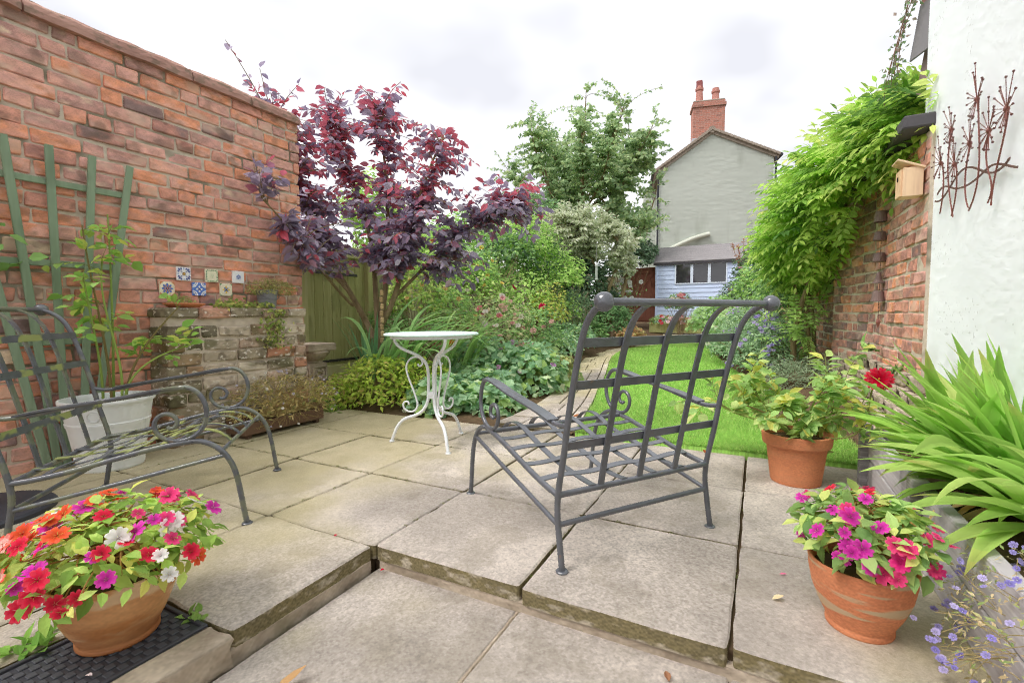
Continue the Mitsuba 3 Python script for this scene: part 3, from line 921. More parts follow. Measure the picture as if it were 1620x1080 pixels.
# bird box on the brick wall's end
bb = thing('bird_box', 'small pale pine bird box with sloping roof on the right brick wall', 'bird box')
bc = V3(.815, 3.76, 1.64)
add('body', join([cbox((.10, .105, .17), .003, bc)]), 'pine', bb, uv=(.6, 0))
add('front', cbox((.012, .103, .162), .002, bc + V3(-.056, 0, -.002)), 'pine', bb, uv=(.3, 0))
add('side_panel', cbox((.098, .01, .172), .002, bc + V3(0, -.057, 0)), 'pine', bb, uv=(.85, 0))
add('entrance_hole', lathe([(0, 0), (.016, 0), (.016, .003), (0, .003)], 20, (0, 0, 0)) if False else (lambda m: (m[0][:, [2, 0, 1]] * [1, 1, 1] + (bc + V3(-.0635, 0, .03)), m[1]))(lathe([(0.0001, 0), (.016, 0), (.016, .003), (.0001, .003)], 20)), 'matte', bb, color=lin(40, 30, 24))
ca, sa = math.cos(.42), math.sin(.42)
add('roof_panel', cbox((.15, .145, .012), .002, bc + V3(-.012, 0, .106), np.array([[ca, 0, sa], [0, 1, 0], [-sa, 0, ca]]) @ np.array([[1, 0, 0], [0, 1, 0], [0, 0, 1.0]])), 'pine', bb, uv=(.95, 0))
add('hanging_wire', tube([bc + V3(.05, -.04, .12), bc + V3(.058, -.055, .19)], .003, 5), 'satin', bb, color=lin(90, 70, 60))

# chain of small pots and watering cans hanging on the right wall
ch_ = thing('rain_chain', 'rusty metal chain of little buckets, watering cans and bells on right brick wall', 'rain chain')
CX, CY = .845, 4.66
CAN = lin(122, 100, 94)
add('chain', join([tube(np.array([(CX, CY, z), (CX, CY, z - .03)]), .0022, 5) for z in np.arange(.8, 1.68, .034)]), 'satin', ch_, color=lin(104, 84, 76))
for nm, z, fl in (('little_bucket', 1.60, 0), ('watering_can', 1.45, 1), ('watering_can', 1.285, 2), ('little_bell', 1.12, 3), ('little_bucket', .98, 0)):
    if fl == 3:
        m = [lathe([(.0001, .045), (.013, .044), (.019, .02), (.024, -.01), (.042, -.034), (.044, -.04)], 22)]
    elif fl == 0:
        m = [lathe([(.0001, .04), (.034, .04), (.036, .032), (.044, -.034), (.048, -.036), (.048, -.043), (.043, -.043)], 22)]
    else:
        m = [lathe([(.0001, -.038), (.044, -.038), (.046, -.03), (.034, .03), (.03, .034), (.0001, .034)], 22)]
        sgn = 1 if fl == 2 else 1
        m.append(tube(spline([(.0, .035, -.02), (0, .07, .0), (0, .10, .03)], 8), np.linspace(.011, .007, 8), 6))
        m.append(tube(spline([(0, -.034, .025), (0, -.075, .02), (0, -.07, -.015), (0, -.044, -.025)], 12), .0035, 5))
        m.append((lambda q: (q[0] + V3(0, .104, .034), q[1]))(sphere((0, 0, 0), .013, 1)))
    m = join(m); add(nm, (m[0] + V3(CX - .008, CY, z), m[1]), 'satin', ch_, color=CAN if nm != 'little_bucket' else lin(132, 110, 106), smooth=False)
add('drop_weight', (lambda q: (q[0] + V3(CX, CY, .775), q[1]))(lathe([(.0001, .035), (.016, 0), (.0001, -.05)], 6)), 'satin', ch_, color=lin(140, 86, 78))


# ------------------------------------------------------------------ wrought iron armchairs
def spiral_arm():
    return spline([(.569, .572), (.622, .553), (.650, .50), (.650, .44), (.625, .392), (.585, .367), (.54, .363), (.497, .382), (.476, .42), (.483, .455), (.51, .472), (.54, .462), (.552, .435), (.537, .414), (.517, .42)], 64)


def armchair(O, ang, W, label, moss, ws=1.0):
    t = thing('garden_armchair', label, 'armchair', 'wrought iron armchairs on the patio')
    U = V3(math.cos(ang), math.sin(ang), 0); Vv = V3(-U[1], U[0], 0); O = V3(*O)
    P = lambda u, v, z: O + U * u + Vv * v + V3(0, 0, z)
    pl = lambda pts, v: np.array([P(u, v, z) for u, z in pts])
    bend = [(.024, .149), (.024, .25), (-.01, .394), (-.031, .498), (-.072, .662), (-.103, .762), (-.138, .832), (-.18, .868), (-.223, .882)]
    back = spline([(.024, .25), (-.008, .394), (-.035, .51), (-.072, .662), (-.103, .762), (-.138, .832), (-.18, .868), (-.223, .882)], 40)
    side_rail = [(.024, .25), (.30, .30), (.545, .352), (.60, .358)]
    leg = spline([(.60, .358), (.655, .345), (.705, .305), (.737, .25), (.757, .17), (.77, .08), (.782, .004)], 30)
    m = (moss * .25, 0)
    R = .0105
    def a(nm, mesh, uv=m, **kw): return add(nm, mesh, 'iron', t, uv=uv, smooth=kw.pop('smooth', True), **kw)
    for v in (0, W):
        a('rear_post', tube(pl(list(spline([(.0, .004), (.012, .075), (.024, .149)], 6)) + list(spline(bend, 44))[1:], v), R, 10))
        a('finial', sphere(P(-.226, v + (.012 if v else -.012), .884), .0285, 3))
        a('side_rail', tube(pl(spline(side_rail, 12), v), R, 10))
        a('front_leg', tube(pl(leg, v), R, 10))
        a('side_stretcher', tube(pl([(.024, .149), (.37, .219), (.712, .292)], v), .0085, 8))
        arm = spline([(-.03, .497), (.02, .487), (.07, .49), (.2, .515), (.40, .545), (.569, .572)], 30)
        a('armrest', strap(pl(spline([(.055, .496), (.2, .521), (.40, .55), (.54, .573), (.585, .573)], 24), v), Vv, .045, .007), smooth=False)
        a('arm_scroll', tube(np.vstack([pl(arm[:6], v)[::1], pl(arm[6:-1], v), pl(spiral_arm(), v)]), np.r_[np.full(29, .0085), np.linspace(.0095, .008, 64)], 10))
        for u, z in ((0, 0), (.782, 0)):
            q = lathe([(.0001, .007), (.018, .007), (.021, .004), (.021, 0)], 20); a('foot_pad', (q[0] + P(u, v, z), q[1]), smooth=False)
    a('top_rail', tube(np.linspace(P(-.223, 0, .884), P(-.223, W, .884), 3), .0115, 12))
    a('rear_seat_rail', tube(np.linspace(P(.024, 0, .25), P(.024, W, .25), 3), R, 10))
    a('rear_stretcher', tube(np.linspace(P(.024, 0, .149), P(.024, W, .149), 3), .0095, 10))
    a('front_seat_rail', tube(np.linspace(P(.545, 0, .352), P(.545, W, .352), 3), R, 10))
    a('front_stretcher', tube(np.linspace(P(.700, 0, .309), P(.700, W, .309), 3), .0085, 10))
    for k in (1, 2, 3):
        a('back_bar', strap(pl(back, W * k / 4), Vv, .024, .0065), smooth=False)
    for u, z in ((-.103, .762), (-.064, .625), (-.014, .418)):
        a('back_strap', strap(np.linspace(P(u + .0115, -.002, z), P(u + .0115, W + .002, z), 9), (U * -.2 + V3(0, 0, 1)), .029, .004), uv=(moss, 0), smooth=False)
    seat = spline([(.02, .262), (.16, .276), (.30, .306), (.44, .334), (.545, .364)], 30)
    for k in (1, 2, 3, 4):
        pts = spline([(.02, .262), (.15, .268), (.30, .298), (.45, .333), (.55, .365), (.61, .368), (.66, .352), (.70, .318)], 40)
        pts[:, 1] += .004 * np.sin(np.linspace(0, 4 * PI, 40) + k * PI)
        a('seat_bar', strap(pl(pts, W * k / 5), Vv, .026, .004), uv=(moss, 0), smooth=False)
    for i, (u, z) in enumerate(((.13, .272), (.25, .292), (.37, .317), (.47, .337))):
        q = np.linspace(0, 1, 25)
        pts = np.array([P(u, W * s, z + .004 * math.sin(s * 5 * PI + i * PI)) for s in q])
        a('seat_strap', strap(pts, U + V3(0, 0, .2), .026, .004), uv=(moss, 0), smooth=False)
    return t


ang1 = math.atan2(.57451, -.8185)
armchair((-.152, 2.002, 0), ang1, .705, 'black wrought iron garden armchair seen from behind, between table and potted rose', .0)
armchair((-2.40, .635, 0), math.radians(44.7), .705, 'mossy wrought iron garden armchair with scrolled arms, before the green trellis at left', .8)

# ------------------------------------------------------------------ white bistro table
tb = thing('bistro_table', 'small round white metal bistro table with scrolled legs', 'table')
TC = V3(-1.905, 2.525, 0)
WHT = lin(226, 230, 232)
q = lathe([(.0001, .722), (.296, .722), (.300, .718), (.307, .720), (.309, .726), (.305, .731), (.298, .733), (.29, .731), (.0001, .731)], 72)
add('table_top', (q[0] + TC, q[1]), 'satin', tb, color=lin(196, 222, 214))
q = lathe([(.262, .716), (.262, .700), (.268, .700), (.268, .716)], 48); add('apron_ring', (q[0] + TC, q[1]), 'satin', tb, color=WHT)
for a_ in (198.9, -35.2, 84.0):
    d = V3(math.cos(math.radians(a_)), math.sin(math.radians(a_)), 0)
    pp = lambda pts: np.array([TC + d * r + V3(0, 0, z) for r, z in pts])
    lg = add('leg', tube(pp(spline([(.262, .712), (.255, .675), (.225, .640), (.165, .610), (.095, .580), (.045, .535), (.028, .47), (.028, .36), (.034, .28), (.07, .215), (.13, .178), (.19, .158), (.24, .115), (.272, .05), (.29, .004)], 60)), .0105, 10), 'satin', tb, color=WHT, smooth=True)
    add('scroll', tube(pp(spline([(.098, .528), (.086, .512), (.070, .522), (.070, .55), (.10, .572), (.15, .56), (.177, .515), (.170, .45), (.140, .37), (.112, .29), (.106, .245), (.128, .212), (.172, .208), (.203, .235), (.198, .268), (.174, .272), (.166, .252)], 70)), .0065, 8), 'satin', lg, color=WHT, smooth=True)
    q = lathe([(.0001, .010), (.014, .010), (.018, .0)], 16); add('foot', (q[0] + TC + d * .29, q[1]), 'satin', lg, color=WHT)
q = lathe([(.0001, .30), (.022, .30), (.026, .32), (.022, .34), (.0001, .34)], 20); add('collar', (q[0] + TC, q[1]), 'satin', tb, color=WHT)

# ------------------------------------------------------------------ trellis on the wall
tr = thing('trellis', 'dark green wooden fan trellis leaning on brick wall behind the armchair', 'trellis')
X = WX + .035
for k, ((y0, z0), (y1, z1)) in enumerate([((1.16, .0), (1.018, 1.80)), ((1.20, .0), (1.20, 1.80)), ((1.27, .0), (1.393, 1.795)), ((1.31, .0), (1.583, 1.785)), ((1.12, .0), (.84, 1.79))]):
    add('upright', bar((X + .012, y0, z0), (X + .012, y1, z1), .016, .038, .003, (0, 1, 0)), 'trellis_paint', tr, uv=(.3 + .1 * k, 0))
for k, (z, y0, y1) in enumerate(((1.6, .86, 1.565), (1.15, .93, 1.49), (.71, 1.0, 1.425), (.3, 1.06, 1.37))):
    add('rail', bar((X - .008, y0, z), (X - .008, y1, z), .016, .036, .003), 'trellis_paint', tr, uv=(.5 + .1 * k, 0))

# ------------------------------------------------------------------ six painted tiles above the ledge
TL = [('blue and orange patterned tile above the terracotta saucer, leftmost of six wall tiles', (1.776, 1.037), 0), ('white tile with dark blue corner flowers, left tile of the upper row', (1.884, 1.142), 1),
      ('solid blue and white geometric tile, in the middle of the lower row', (1.982, 1.042), 2), ('white tile with green leafy border, middle tile of the upper row', (2.073, 1.142), 3),
      ('cream tile with yellow and blue cross, right tile of the lower row', (2.174, 1.046), 4), ('white tile with one small blue rosette, rightmost tile of the upper row', (2.272, 1.146), 5)]
BLU, NAV, ORG, GRN, YEL, CRM, WHI = lin(84, 116, 190), lin(58, 72, 140), lin(206, 130, 84), lin(112, 152, 110), lin(216, 178, 84), lin(232, 224, 200), lin(236, 236, 236)


def flat_shape(poly, y, z, X_):
    poly = np.asarray(poly, float); n = len(poly); c = poly.mean(0)
    v = np.vstack([np.c_[np.full(n, X_), y + poly[:, 0], z + poly[:, 1]], [[X_, y + c[0], z + c[1]]], np.c_[np.full(n, X_ - .0012), y + poly[:, 0], z + poly[:, 1]]])
    i = np.arange(n); j = (i + 1) % n
    return v, np.vstack([np.c_[i, j, i * 0 + n], np.c_[i, n + 1 + i, n + 1 + j], np.c_[i, n + 1 + j, j]])


def ring(r, n=16, a=0, sq=1.0):
    t = np.arange(n) * 2 * PI / n + a
    return np.c_[np.cos(t) * r, np.sin(t) * r * sq]


def petal2(r0, r1, w, a):
    d = np.array([math.cos(a), math.sin(a)]); s = np.array([-d[1], d[0]])
    return np.array([d * r0, d * (r0 * .6 + r1 * .4) - s * w, d * (r0 * .2 + r1 * .8) - s * w * .8, d * r1, d * (r0 * .2 + r1 * .8) + s * w * .8, d * (r0 * .6 + r1 * .4) + s * w])


for lab, (y, z), kk in TL:
    t = thing('wall_tile', lab, 'tile')
    base = [CRM, WHI, lin(92, 128, 204), CRM, CRM, WHI][kk]
    add('tile_body', cbox((.012, .092, .092), .002, (WX + .014, y, z)), 'gloss', t, color=base)
    ms = []; X0 = WX + .0216; S = .046; k0 = [0]

    def put(poly, c):
        k0[0] += 1; ms.append((flat_shape(poly, y, z, X0 + .00004 * k0[0]), c))
    if kk == 0:
        for a in range(4): put(np.array([(S - .001, S - .001), (S - .022, S - .001), (S - .001, S - .022)]) @ rotz(a * PI / 2)[:2, :2], ORG)
        for a in range(8): put(petal2(.012, .036, .007, a * PI / 4), BLU)
        for a in range(8): put(petal2(.012, .026, .0035, a * PI / 4 + PI / 8), ORG)
        put(ring(.011), NAV); put(ring(.006), ORG)
    elif kk == 1:
        for a in range(4):
            for b in (-.32, 0, .32): put(petal2(.03, .052 if b == 0 else .047, .0055, a * PI / 2 + PI / 4 + b), NAV)
            put(petal2(.014, .03, .003, a * PI / 2 + PI / 4), NAV); put(petal2(.030, .043, .003, a * PI / 2), BLU)
        put(ring(.011), lin(120, 84, 50)); put(ring(.006), YEL)
    elif kk == 2:
        for a in range(4):
            for r0, r1 in ((.019, .024), (.030, .036)):
                tt = np.linspace(PI, 1.5 * PI, 12); o = np.array([S, S])
                put(np.vstack([o + np.c_[np.cos(tt), np.sin(tt)] * (r1), (o + np.c_[np.cos(tt), np.sin(tt)] * r0)[::-1]]) @ rotz(a * PI / 2)[:2, :2], WHI)
        for a in range(4): put(petal2(.004, .024, .006, a * PI / 2), WHI)
        put(ring(.008), NAV)
    elif kk == 3:
        for a in range(20):
            q_ = ring(.04, 20)[a]; put(ring(.0065, 8) * [1, .6] @ rotz(a)[:2, :2] + q_ / max(abs(q_)) * .038, GRN)
        for a in range(4): put(petal2(.004, .016, .003, a * PI / 2 + .4), lin(160, 190, 150))
    elif kk == 4:
        for a in range(4):
            put(petal2(.006, .030, .006, a * PI / 2), YEL); put(petal2(.005, .022, .0045, a * PI / 2 + PI / 4), BLU)
            put(np.array([(S - .001, S - .001), (S - .016, S - .001), (S - .001, S - .016)]) @ rotz(a * PI / 2)[:2, :2], GRN)
        put(ring(.006), NAV)
    else:
        for a in range(8): put(petal2(.008, .020, .0045, a * PI / 4), lin(120, 136, 190))
        put(ring(.008), NAV); put(ring(.004), WHI)
    m, cc = joinc(ms)
    add('pattern', m, 'gloss', t, color=cc)

# terracotta saucer, zinc bucket on the ledge
q = lathe([(.0001, .004), (.085, .004), (.112, .02), (.122, .026), (.118, .032), (.106, .026), (.08, .012), (.0001, .012)], 36)
sc_ = add('saucer', (q[0] + V3(BX - .09, 1.82, .905), q[1]), 'terracotta', smooth=False, uv=(.2, 0), label='shallow terracotta saucer on the left end of the brick ledge', cat='saucer')
zb = thing('zinc_bucket', 'small dull grey zinc bucket on the right end of the brick ledge', 'bucket')
bk = V3(BX - .095, 2.43, .906)
q = lathe([(.0001, 0), (.058, 0), (.060, .01), (.078, .135), (.083, .138), (.083, .145), (.077, .145), (.070, .11), (.0001, .11)], 36)
add('body', (q[0] + bk, q[1]), 'satin', zb, color=lin(128, 128, 132), smooth=False)
q = lathe([(.0695, .072), (.072, .072), (.072, .080), (.0695, .080)], 36); add('band', (q[0] + bk, q[1]), 'satin', zb, color=lin(112, 112, 118))
add('handle', tube(spline([bk + V3(0, -.08, .135), bk + V3(.06, -.06, .09), bk + V3(.085, 0, .07), bk + V3(.06, .06, .09), bk + V3(0, .08, .135)], 20), .003, 6), 'satin', zb, color=lin(110, 110, 114))

# ------------------------------------------------------------------ pots
def pot(name, label, prof, c, mat, uv=(0, 0), soil_r=.12, soil_z=.1, cat='plant pot', sr=1, sz=1):
    t = thing(name, label, cat)
    prof = np.array(prof) * [sr, sz]; soil_r *= sr; soil_z *= sz
    q = lathe(prof, 64)
    add('body', (q[0] + V3(*c), q[1]), mat, t, uv=uv, smooth=True, color=None)
    q = lathe([(.0001, soil_z + .006), (soil_r * .6, soil_z + .01), (soil_r, soil_z - .004)], 28)
    v = q[0] + V3(*c); v[:, 2] += (meshkit.fbm(v * 50, 3, 2) - .5) * .02
    add('compost', (v, q[1]), 'soil', t)
    return t


pl_ = pot('plant_pot', 'tan glazed bowl-shaped pot on the black drain cover, lower left', [(.0001, 0), (.094, 0), (.098, .006), (.098, .016), (.094, .022), (.116, .06), (.137, .11), (.149, .16), (.153, .19), (.151, .197), (.146, .195), (.142, .185), (.135, .15), (.1, .12)],
          (-1.515, .605, -.006), 'tan_pot', soil_r=.138, soil_z=.165, sr=.93, sz=.96)
pr_ = pot('plant_pot', 'streaked terracotta bowl-shaped pot beside the planter, lower right', [(.0001, 0), (.094, 0), (.099, .006), (.099, .018), (.096, .024), (.122, .068), (.143, .118), (.153, .165), (.155, .188), (.157, .198), (.153, .204), (.146, .2), (.142, .19), (.135, .15), (.1, .12)],
          (.262, 1.535, 0), 'terracotta', (.85, 0), .14, .17, sr=.79, sz=.92)
pm_ = pot('plant_pot', 'plain orange terracotta pot with thick rim by the lawn corner', [(.0001, 0), (.128, 0), (.132, .005), (.158, .185), (.160, .19), (.176, .192), (.180, .2), (.186, .245), (.184, .252), (.176, .252), (.170, .245), (.163, .22), (.12, .18)],
          (.186, 2.755, 0), 'terracotta', (.06, 0), .165, .222, sr=.85, sz=1.0)
wp = thing('plant_pot', 'large white plastic pot with raised bands, between trellis and brick ledge', 'plant pot')
wc = (-3.27, 1.315, 0)
q = lathe([(.0001, 0), (.148, 0), (.152, .01), (.156, .06), (.160, .06), (.162, .075), (.158, .078), (.185, .25), (.189, .25), (.192, .268), (.188, .271), (.204, .372), (.215, .374), (.218, .385), (.216, .396), (.206, .396), (.200, .38), (.18, .3)], 64)
add('body', (q[0] + V3(*wc), q[1]), 'gloss', wp, color=lin(228, 230, 228), smooth=False)
q = lathe([(.0001, .34), (.19, .335)], 28); add('compost', (q[0] + V3(*wc), q[1]), 'soil', wp)
q = lathe([(.024, 0), (.028, .003), (.032, 0)], 24)
dv = nrm(V3(.75, -.66, -.13)); Rm = frame(np.cross([0, 0, 1.0], dv), dv)
add('emblem', ((q[0] @ Rm.T) + V3(*wc) + V3(.75, -.66, 0) * .195 + V3(0, 0, .315), q[1]), 'gloss', wp, color=lin(206, 208, 206))

# black drain cover with raised blocks
dc = thing('drain_cover', 'black plastic ribbed drain cover sunk in the patio under the tan pot', 'drain cover')
add('plate', cbox((.27, 1.0, .014), .003, (-1.472, .235, -.0145)), 'satin', dc, color=lin(52, 54, 60))
ms = []
for i in range(9):
    for j in range(34):
        ms.append(cbox((.021, .019, .0045), .0015, (-1.58 + i * .027 + (.0), -.25 + j * .0285 + (.014 if i % 2 else 0), -.0062)))
add('tread_pattern', join(ms), 'satin', dc, color=lin(66, 68, 74), kind='stuff')
add('rim', join([cbox((.012, 1.0, .012), .002, (-1.604, .235, -.006)), cbox((.012, 1.0, .012), .002, (-1.340, .235, -.0062)), cbox((.252, .012, .012), .002, (-1.472, .729, -.0064))]), 'satin', dc, color=lin(58, 60, 66))

# parasol base behind the armchair
pb = thing('parasol_base', 'black parasol base with short upright tube beside the trellis', 'parasol base')
pbc = V3(-2.93, .70, 0)
q = lathe([(.0001, .055), (.05, .055), (.07, .045), (.24, .03), (.25, .02), (.25, 0)], 48); add('plate', (q[0] + pbc, q[1]), 'satin', pb, color=lin(56, 58, 66))
q = lathe([(.046, .05), (.046, .07), (.033, .075), (.033, .40), (.036, .40), (.036, .43), (.0001, .43)], 28); add('tube', (q[0] + pbc, q[1]), 'satin', pb, color=lin(40, 42, 48))

# trough of straw-coloured plants at the foot of the ledge
tg_ = thing('window_box', 'low reddish wooden trough at the foot of the brick ledge', 'trough')
add('body', join([cbox((.2, .66, .012), .002, (-3.19, 2.32, .035)), cbox((.014, .66, .08), .003, (-3.09, 2.32, .07)), cbox((.014, .66, .12), .003, (-3.29, 2.32, .09)), cbox((.186, .014, .119), .003, (-3.19, 1.997, .09)), cbox((.186, .014, .119), .003, (-3.19, 2.643, .09))]), 'matte', tg_, color=lin(112, 88, 70))
for y in (2.03, 2.6):
    add('foot', cbox((.19, .03, .028), .002, (-3.19, y, .0145)), 'matte', tg_, color=lin(96, 76, 62))

# stone pedestal at the wall's end
pd = thing('stone_pedestal', 'carved pale stone pedestal with square slab top, at the end of the tall brick wall', 'pedestal')
pc_ = V3(-3.80, 3.135, 0)
add('cap_slab', cbox((.33, .33, .07), .008, pc_ + V3(0, 0, .55)), 'stone', pd)
prof = [(.0001, .515), (.17, .515), (.175, .50), (.165, .48), (.13, .44), (.10, .42), (.105, .41), (.10, .40), (.0001, .40)]
q = lathe(prof, 48)
r_ = np.hypot(q[0][:, 0], q[0][:, 1]); th = np.arctan2(q[0][:, 1], q[0][:, 0]); msk = (q[0][:, 2] > .43) & (q[0][:, 2] < .5) & (r_ > .05)
v = q[0].copy(); v[msk, :2] *= (1 - .06 * (np.cos(th[msk] * 12) > 0))[:, None]
add('fluted_bowl', (v + pc_, q[1]), 'stone', pd)
sh = prism([(-.10, -.10), (.10, -.10), (.10, .10), (-.10, .10)], .07, .40, .006)
v = sh[0].copy(); v[:, :2] *= (1 + .25 * (.40 - v[:, 2:3]))
add('shaft', (v + pc_, sh[1]), 'stone', pd)
ms = []
for a in range(4):
    R = rotz(a * PI / 2)
    fr = [cbox((.01, .155, .014), .002, (.107 + .004, 0, .365)), cbox((.01, .175, .014), .002, (.122 + .004, 0, .11)), cbox((.01, .014, .25), .002, (.117, -.075, .24)), cbox((.01, .014, .25), .002, (.117, .075, .24))]
    fr.append(tube(spline([(.118, -.04, .14), (.118, .035, .18), (.118, -.035, .23), (.116, .03, .28), (.114, -.02, .33)], 40), .008, 6))
    fr += [sphere((.118, y, z), .013, 1) for y, z in ((.035, .14), (-.04, .185), (.04, .235), (-.035, .285), (.03, .33))]
    ms += [(m[0] @ R.T + pc_, m[1]) for m in fr]
add('carved_panel', join(ms), 'stone', pd)
add('plinth', cbox((.30, .30, .075), .008, pc_ + V3(0, 0, .037)), 'stone', pd)

# planter along the house wall
pt = thing('raised_planter', 'weathered grey timber planter along the white house wall, holding strap-leaved plants', 'planter')
rp = np.random.default_rng(4)
for k in range(2):
    z = .068 + k * .135
    add('plank', cbox((.04, 1.72, .13), .004, (.515, 2.0, z)), 'grey_wood', pt, uv=(.75 if k == 0 else .9, 0))
    add('end_plank', cbox((.34, .04, .13), .004, (.706, 2.885, z)), 'grey_wood', pt, uv=(.3 + .1 * k, 0))
for y in (2.86, 2.0, 1.16):
    add('post', cbox((.05, .06, .30), .004, (.487, y, .15)), 'grey_wood', pt, uv=(.25, 0))
add('compost', cbox((.34, 1.7, .2), .0, (.71, 2.0, .11)), 'soil', pt)

# ------------------------------------------------------------------ gate and fence on the left boundary
FX = -4.40
rf = np.random.default_rng(17)
gt = thing('garden_gate', 'mossy green ledged wooden gate beside the end of the brick wall', 'gate')
for k in range(8):
    add('plank', cbox((.022, .118, 1.44), .003, (FX, 3.63 + k * .121, .90)), 'green_wood', gt, uv=(rf.uniform(.0, .5), 0))
for z in (.21, 1.60):
    add('ledge_rail', cbox((.04, .88, .13), .004, (FX + .031, 4.0, z)), 'green_wood', gt, uv=(.8, 0))
for z in (.30, 1.30):
    add('strap_hinge', cbox((.008, .62, .03), .002, (FX + .055, 3.98, z + .03)), 'satin', gt, color=lin(52, 50, 48))
for y in (3.50, 4.50):
    p_ = add('gate_post', cbox((.10, .10, 1.62), .006, (FX + .03, y, .85)), 'green_wood', gt, uv=(.8, 0))
fn = thing('fence', 'weathered close-boarded wooden fence along the left border, behind the shrubs', 'fence')
y = 4.60; k = 0
while y < 13.4:
    top = gz(y) + 1.62 - .05 * ((int(y / 1.6)) % 2)
    add('board', cbox((.02, .142, top - gz(y)), .003, (FX - .02 + .008 * (k % 2), y, (top + gz(y)) / 2)), 'fence_wood', fn, uv=(rf.uniform(), 0)); y += .146; k += 1
for y in (5.24, 6.85, 8.45, 10.0, 11.6, 13.2):
    add('post', cbox((.10, .11, 1.82), .006, (FX + .05, y, gz(y) + .90)), 'fence_wood', fn, uv=(rf.uniform(.5, 1), 0))
for (y0, y1) in ((4.62, 5.18), (5.3, 6.79), (6.91, 8.39), (8.51, 9.94), (10.06, 11.54), (11.66, 13.14)):
    for h in (.35, 1.5):
        add('rail', bar((FX + .024, y0, gz(y0) + h), (FX + .024, y1, gz(y1) + h), .05, .09, .004), 'fence_wood', fn, uv=(rf.uniform(.4, 1), 0))
# fence across the end, left of the brown gate
fe = thing('fence', 'short pale wooden fence panel at the far end, left of the brown gate', 'fence')
for k in range(6):
    add('board', cbox((.142, .02, 1.55), .003, (-4.32 + .147 * k, 14.12 + .006 * (k % 2), gz(14) + .9)), 'fence_wood', fe, uv=(rf.uniform(.3, 1), 0))
add('rail', cbox((.9, .05, .09), .004, (-3.96, 14.07, 1.75)), 'fence_wood', fe, uv=(.8, 0))
bg = thing('garden_gate', 'reddish brown braced wooden gate at the far end, left of the shed', 'gate')
for k in range(8):
    add('plank', cbox((.11, .025, 1.58), .003, (-3.50 + k * .113, 14.12, 1.40)), 'brown_wood', bg, uv=(rf.uniform(.2, .8), 0))
for z in (.70, 1.12, 2.06):
    add('ledge_rail', cbox((.9, .03, .11), .004, (-3.10, 14.09, z)), 'brown_wood', bg, uv=(.1, 0))
add('brace', bar((-3.5, 14.085, 1.16), (-2.72, 14.085, 2.0), .03, .09, .004), 'brown_wood', bg, uv=(.3, 0))
add('latch', cbox((.16, .03, .03), .003, (-3.35, 14.06, 1.27)), 'satin', bg, color=lin(40, 38, 38))

# ------------------------------------------------------------------ shed
sdh = thing('garden_shed', 'pale blue weatherboarded shed with grey felt roof at the far end of the garden', 'shed')
SX0, SX1, SY, SZ = -2.60, .30, 13.9, .56
H_ = 1.74; nb = 14; bh = H_ / nb
WN = (-2.08, -.74, 1.66, 2.235)
for k in range(nb):
    z0 = SZ + k * bh
    segs = [(SX0, SX1)] if z0 + bh <= WN[2] + .10 else [(SX0, WN[0]), (WN[1], SX1)]
    for a, b in segs:
        V = np.array([(a, SY - .022, z0), (b, SY - .022, z0), (b, SY - .006, z0 + bh - .004), (a, SY - .006, z0 + bh - .004), (a, SY + .02, z0), (b, SY + .02, z0), (b, SY + .02, z0 + bh - .004), (a, SY + .02, z0 + bh - .004)])
        F = np.array([[0, 1, 2, 3], [5, 4, 7, 6], [4, 0, 3, 7], [1, 5, 6, 2], [4, 5, 1, 0], [3, 2, 6, 7]])
        add('board', (V, np.vstack([F[:, [0, 1, 2]], F[:, [0, 2, 3]]])), 'shed_paint', sdh, uv=(rf.uniform(), 0))
for x in (SX0 + .02, SX1 - .02):
    add('corner_trim', cbox((.05, .05, H_), .003, (x, SY - .012, SZ + H_ / 2)), 'shed_paint', sdh, uv=(.5, 0))
# roof and walls behind: front slope up to a ridge, back slope down
def quadbox(p, th):
    p = np.array(p, float); n = nrm(np.cross(p[1] - p[0], p[3] - p[0])); v = np.vstack([p, p - n * th])
    F = np.array([[0, 1, 2, 3], [7, 6, 5, 4], [0, 4, 5, 1], [1, 5, 6, 2], [2, 6, 7, 3], [3, 7, 4, 0]])
    return v, np.vstack([F[:, [0, 1, 2]], F[:, [0, 2, 3]]])
zr = 2.80; ze = 2.29
add('roof', join([quadbox([(SX0 - .06, SY - .09, ze), (SX1 + .06, SY - .09, ze), (SX1 + .06, SY + .72, zr), (SX0 - .06, SY + .72, zr)], .03), quadbox([(SX0 - .06, SY + .721, zr), (SX1 + .06, SY + .721, zr), (SX1 + .06, SY + 1.62, ze - .05), (SX0 - .06, SY + 1.62, ze - .05)], .03)]), 'felt', sdh)
add('fascia', cbox((SX1 - SX0 + .1, .02, .06), .003, ((SX0 + SX1) / 2, SY - .078, ze - .055)), 'matte', sdh, color=lin(70, 68, 72))
add('side_wall', join([quadbox([(SX0, SY + 1.5, SZ), (SX0, SY + .021, SZ), (SX0, SY + .021, 2.28), (SX0, SY + 1.5, 2.28)], .02), quadbox([(SX1, SY + .021, SZ), (SX1, SY + 1.5, SZ), (SX1, SY + 1.5, 2.28), (SX1, SY + .021, 2.28)], .02), quadbox([(SX1, SY + 1.5, SZ), (SX0, SY + 1.5, SZ), (SX0, SY + 1.5, 2.28), (SX1, SY + 1.5, 2.28)], .02)]), 'brown_wood', sdh, uv=(.2, 0))
add('gable', join([(np.array([(x, SY + .0, 2.28), (x, SY + 1.5, 2.28), (x, SY + .72, 2.76), (x + .02, SY + .0, 2.28), (x + .02, SY + 1.5, 2.28), (x + .02, SY + .72, 2.76)]), np.array([[0, 2, 1], [3, 4, 5], [0, 1, 4], [0, 4, 3], [1, 2, 5], [1, 5, 4], [2, 0, 3], [2, 3, 5]])) for x in (SX0, SX1 - .02)]), 'shed_paint', sdh)
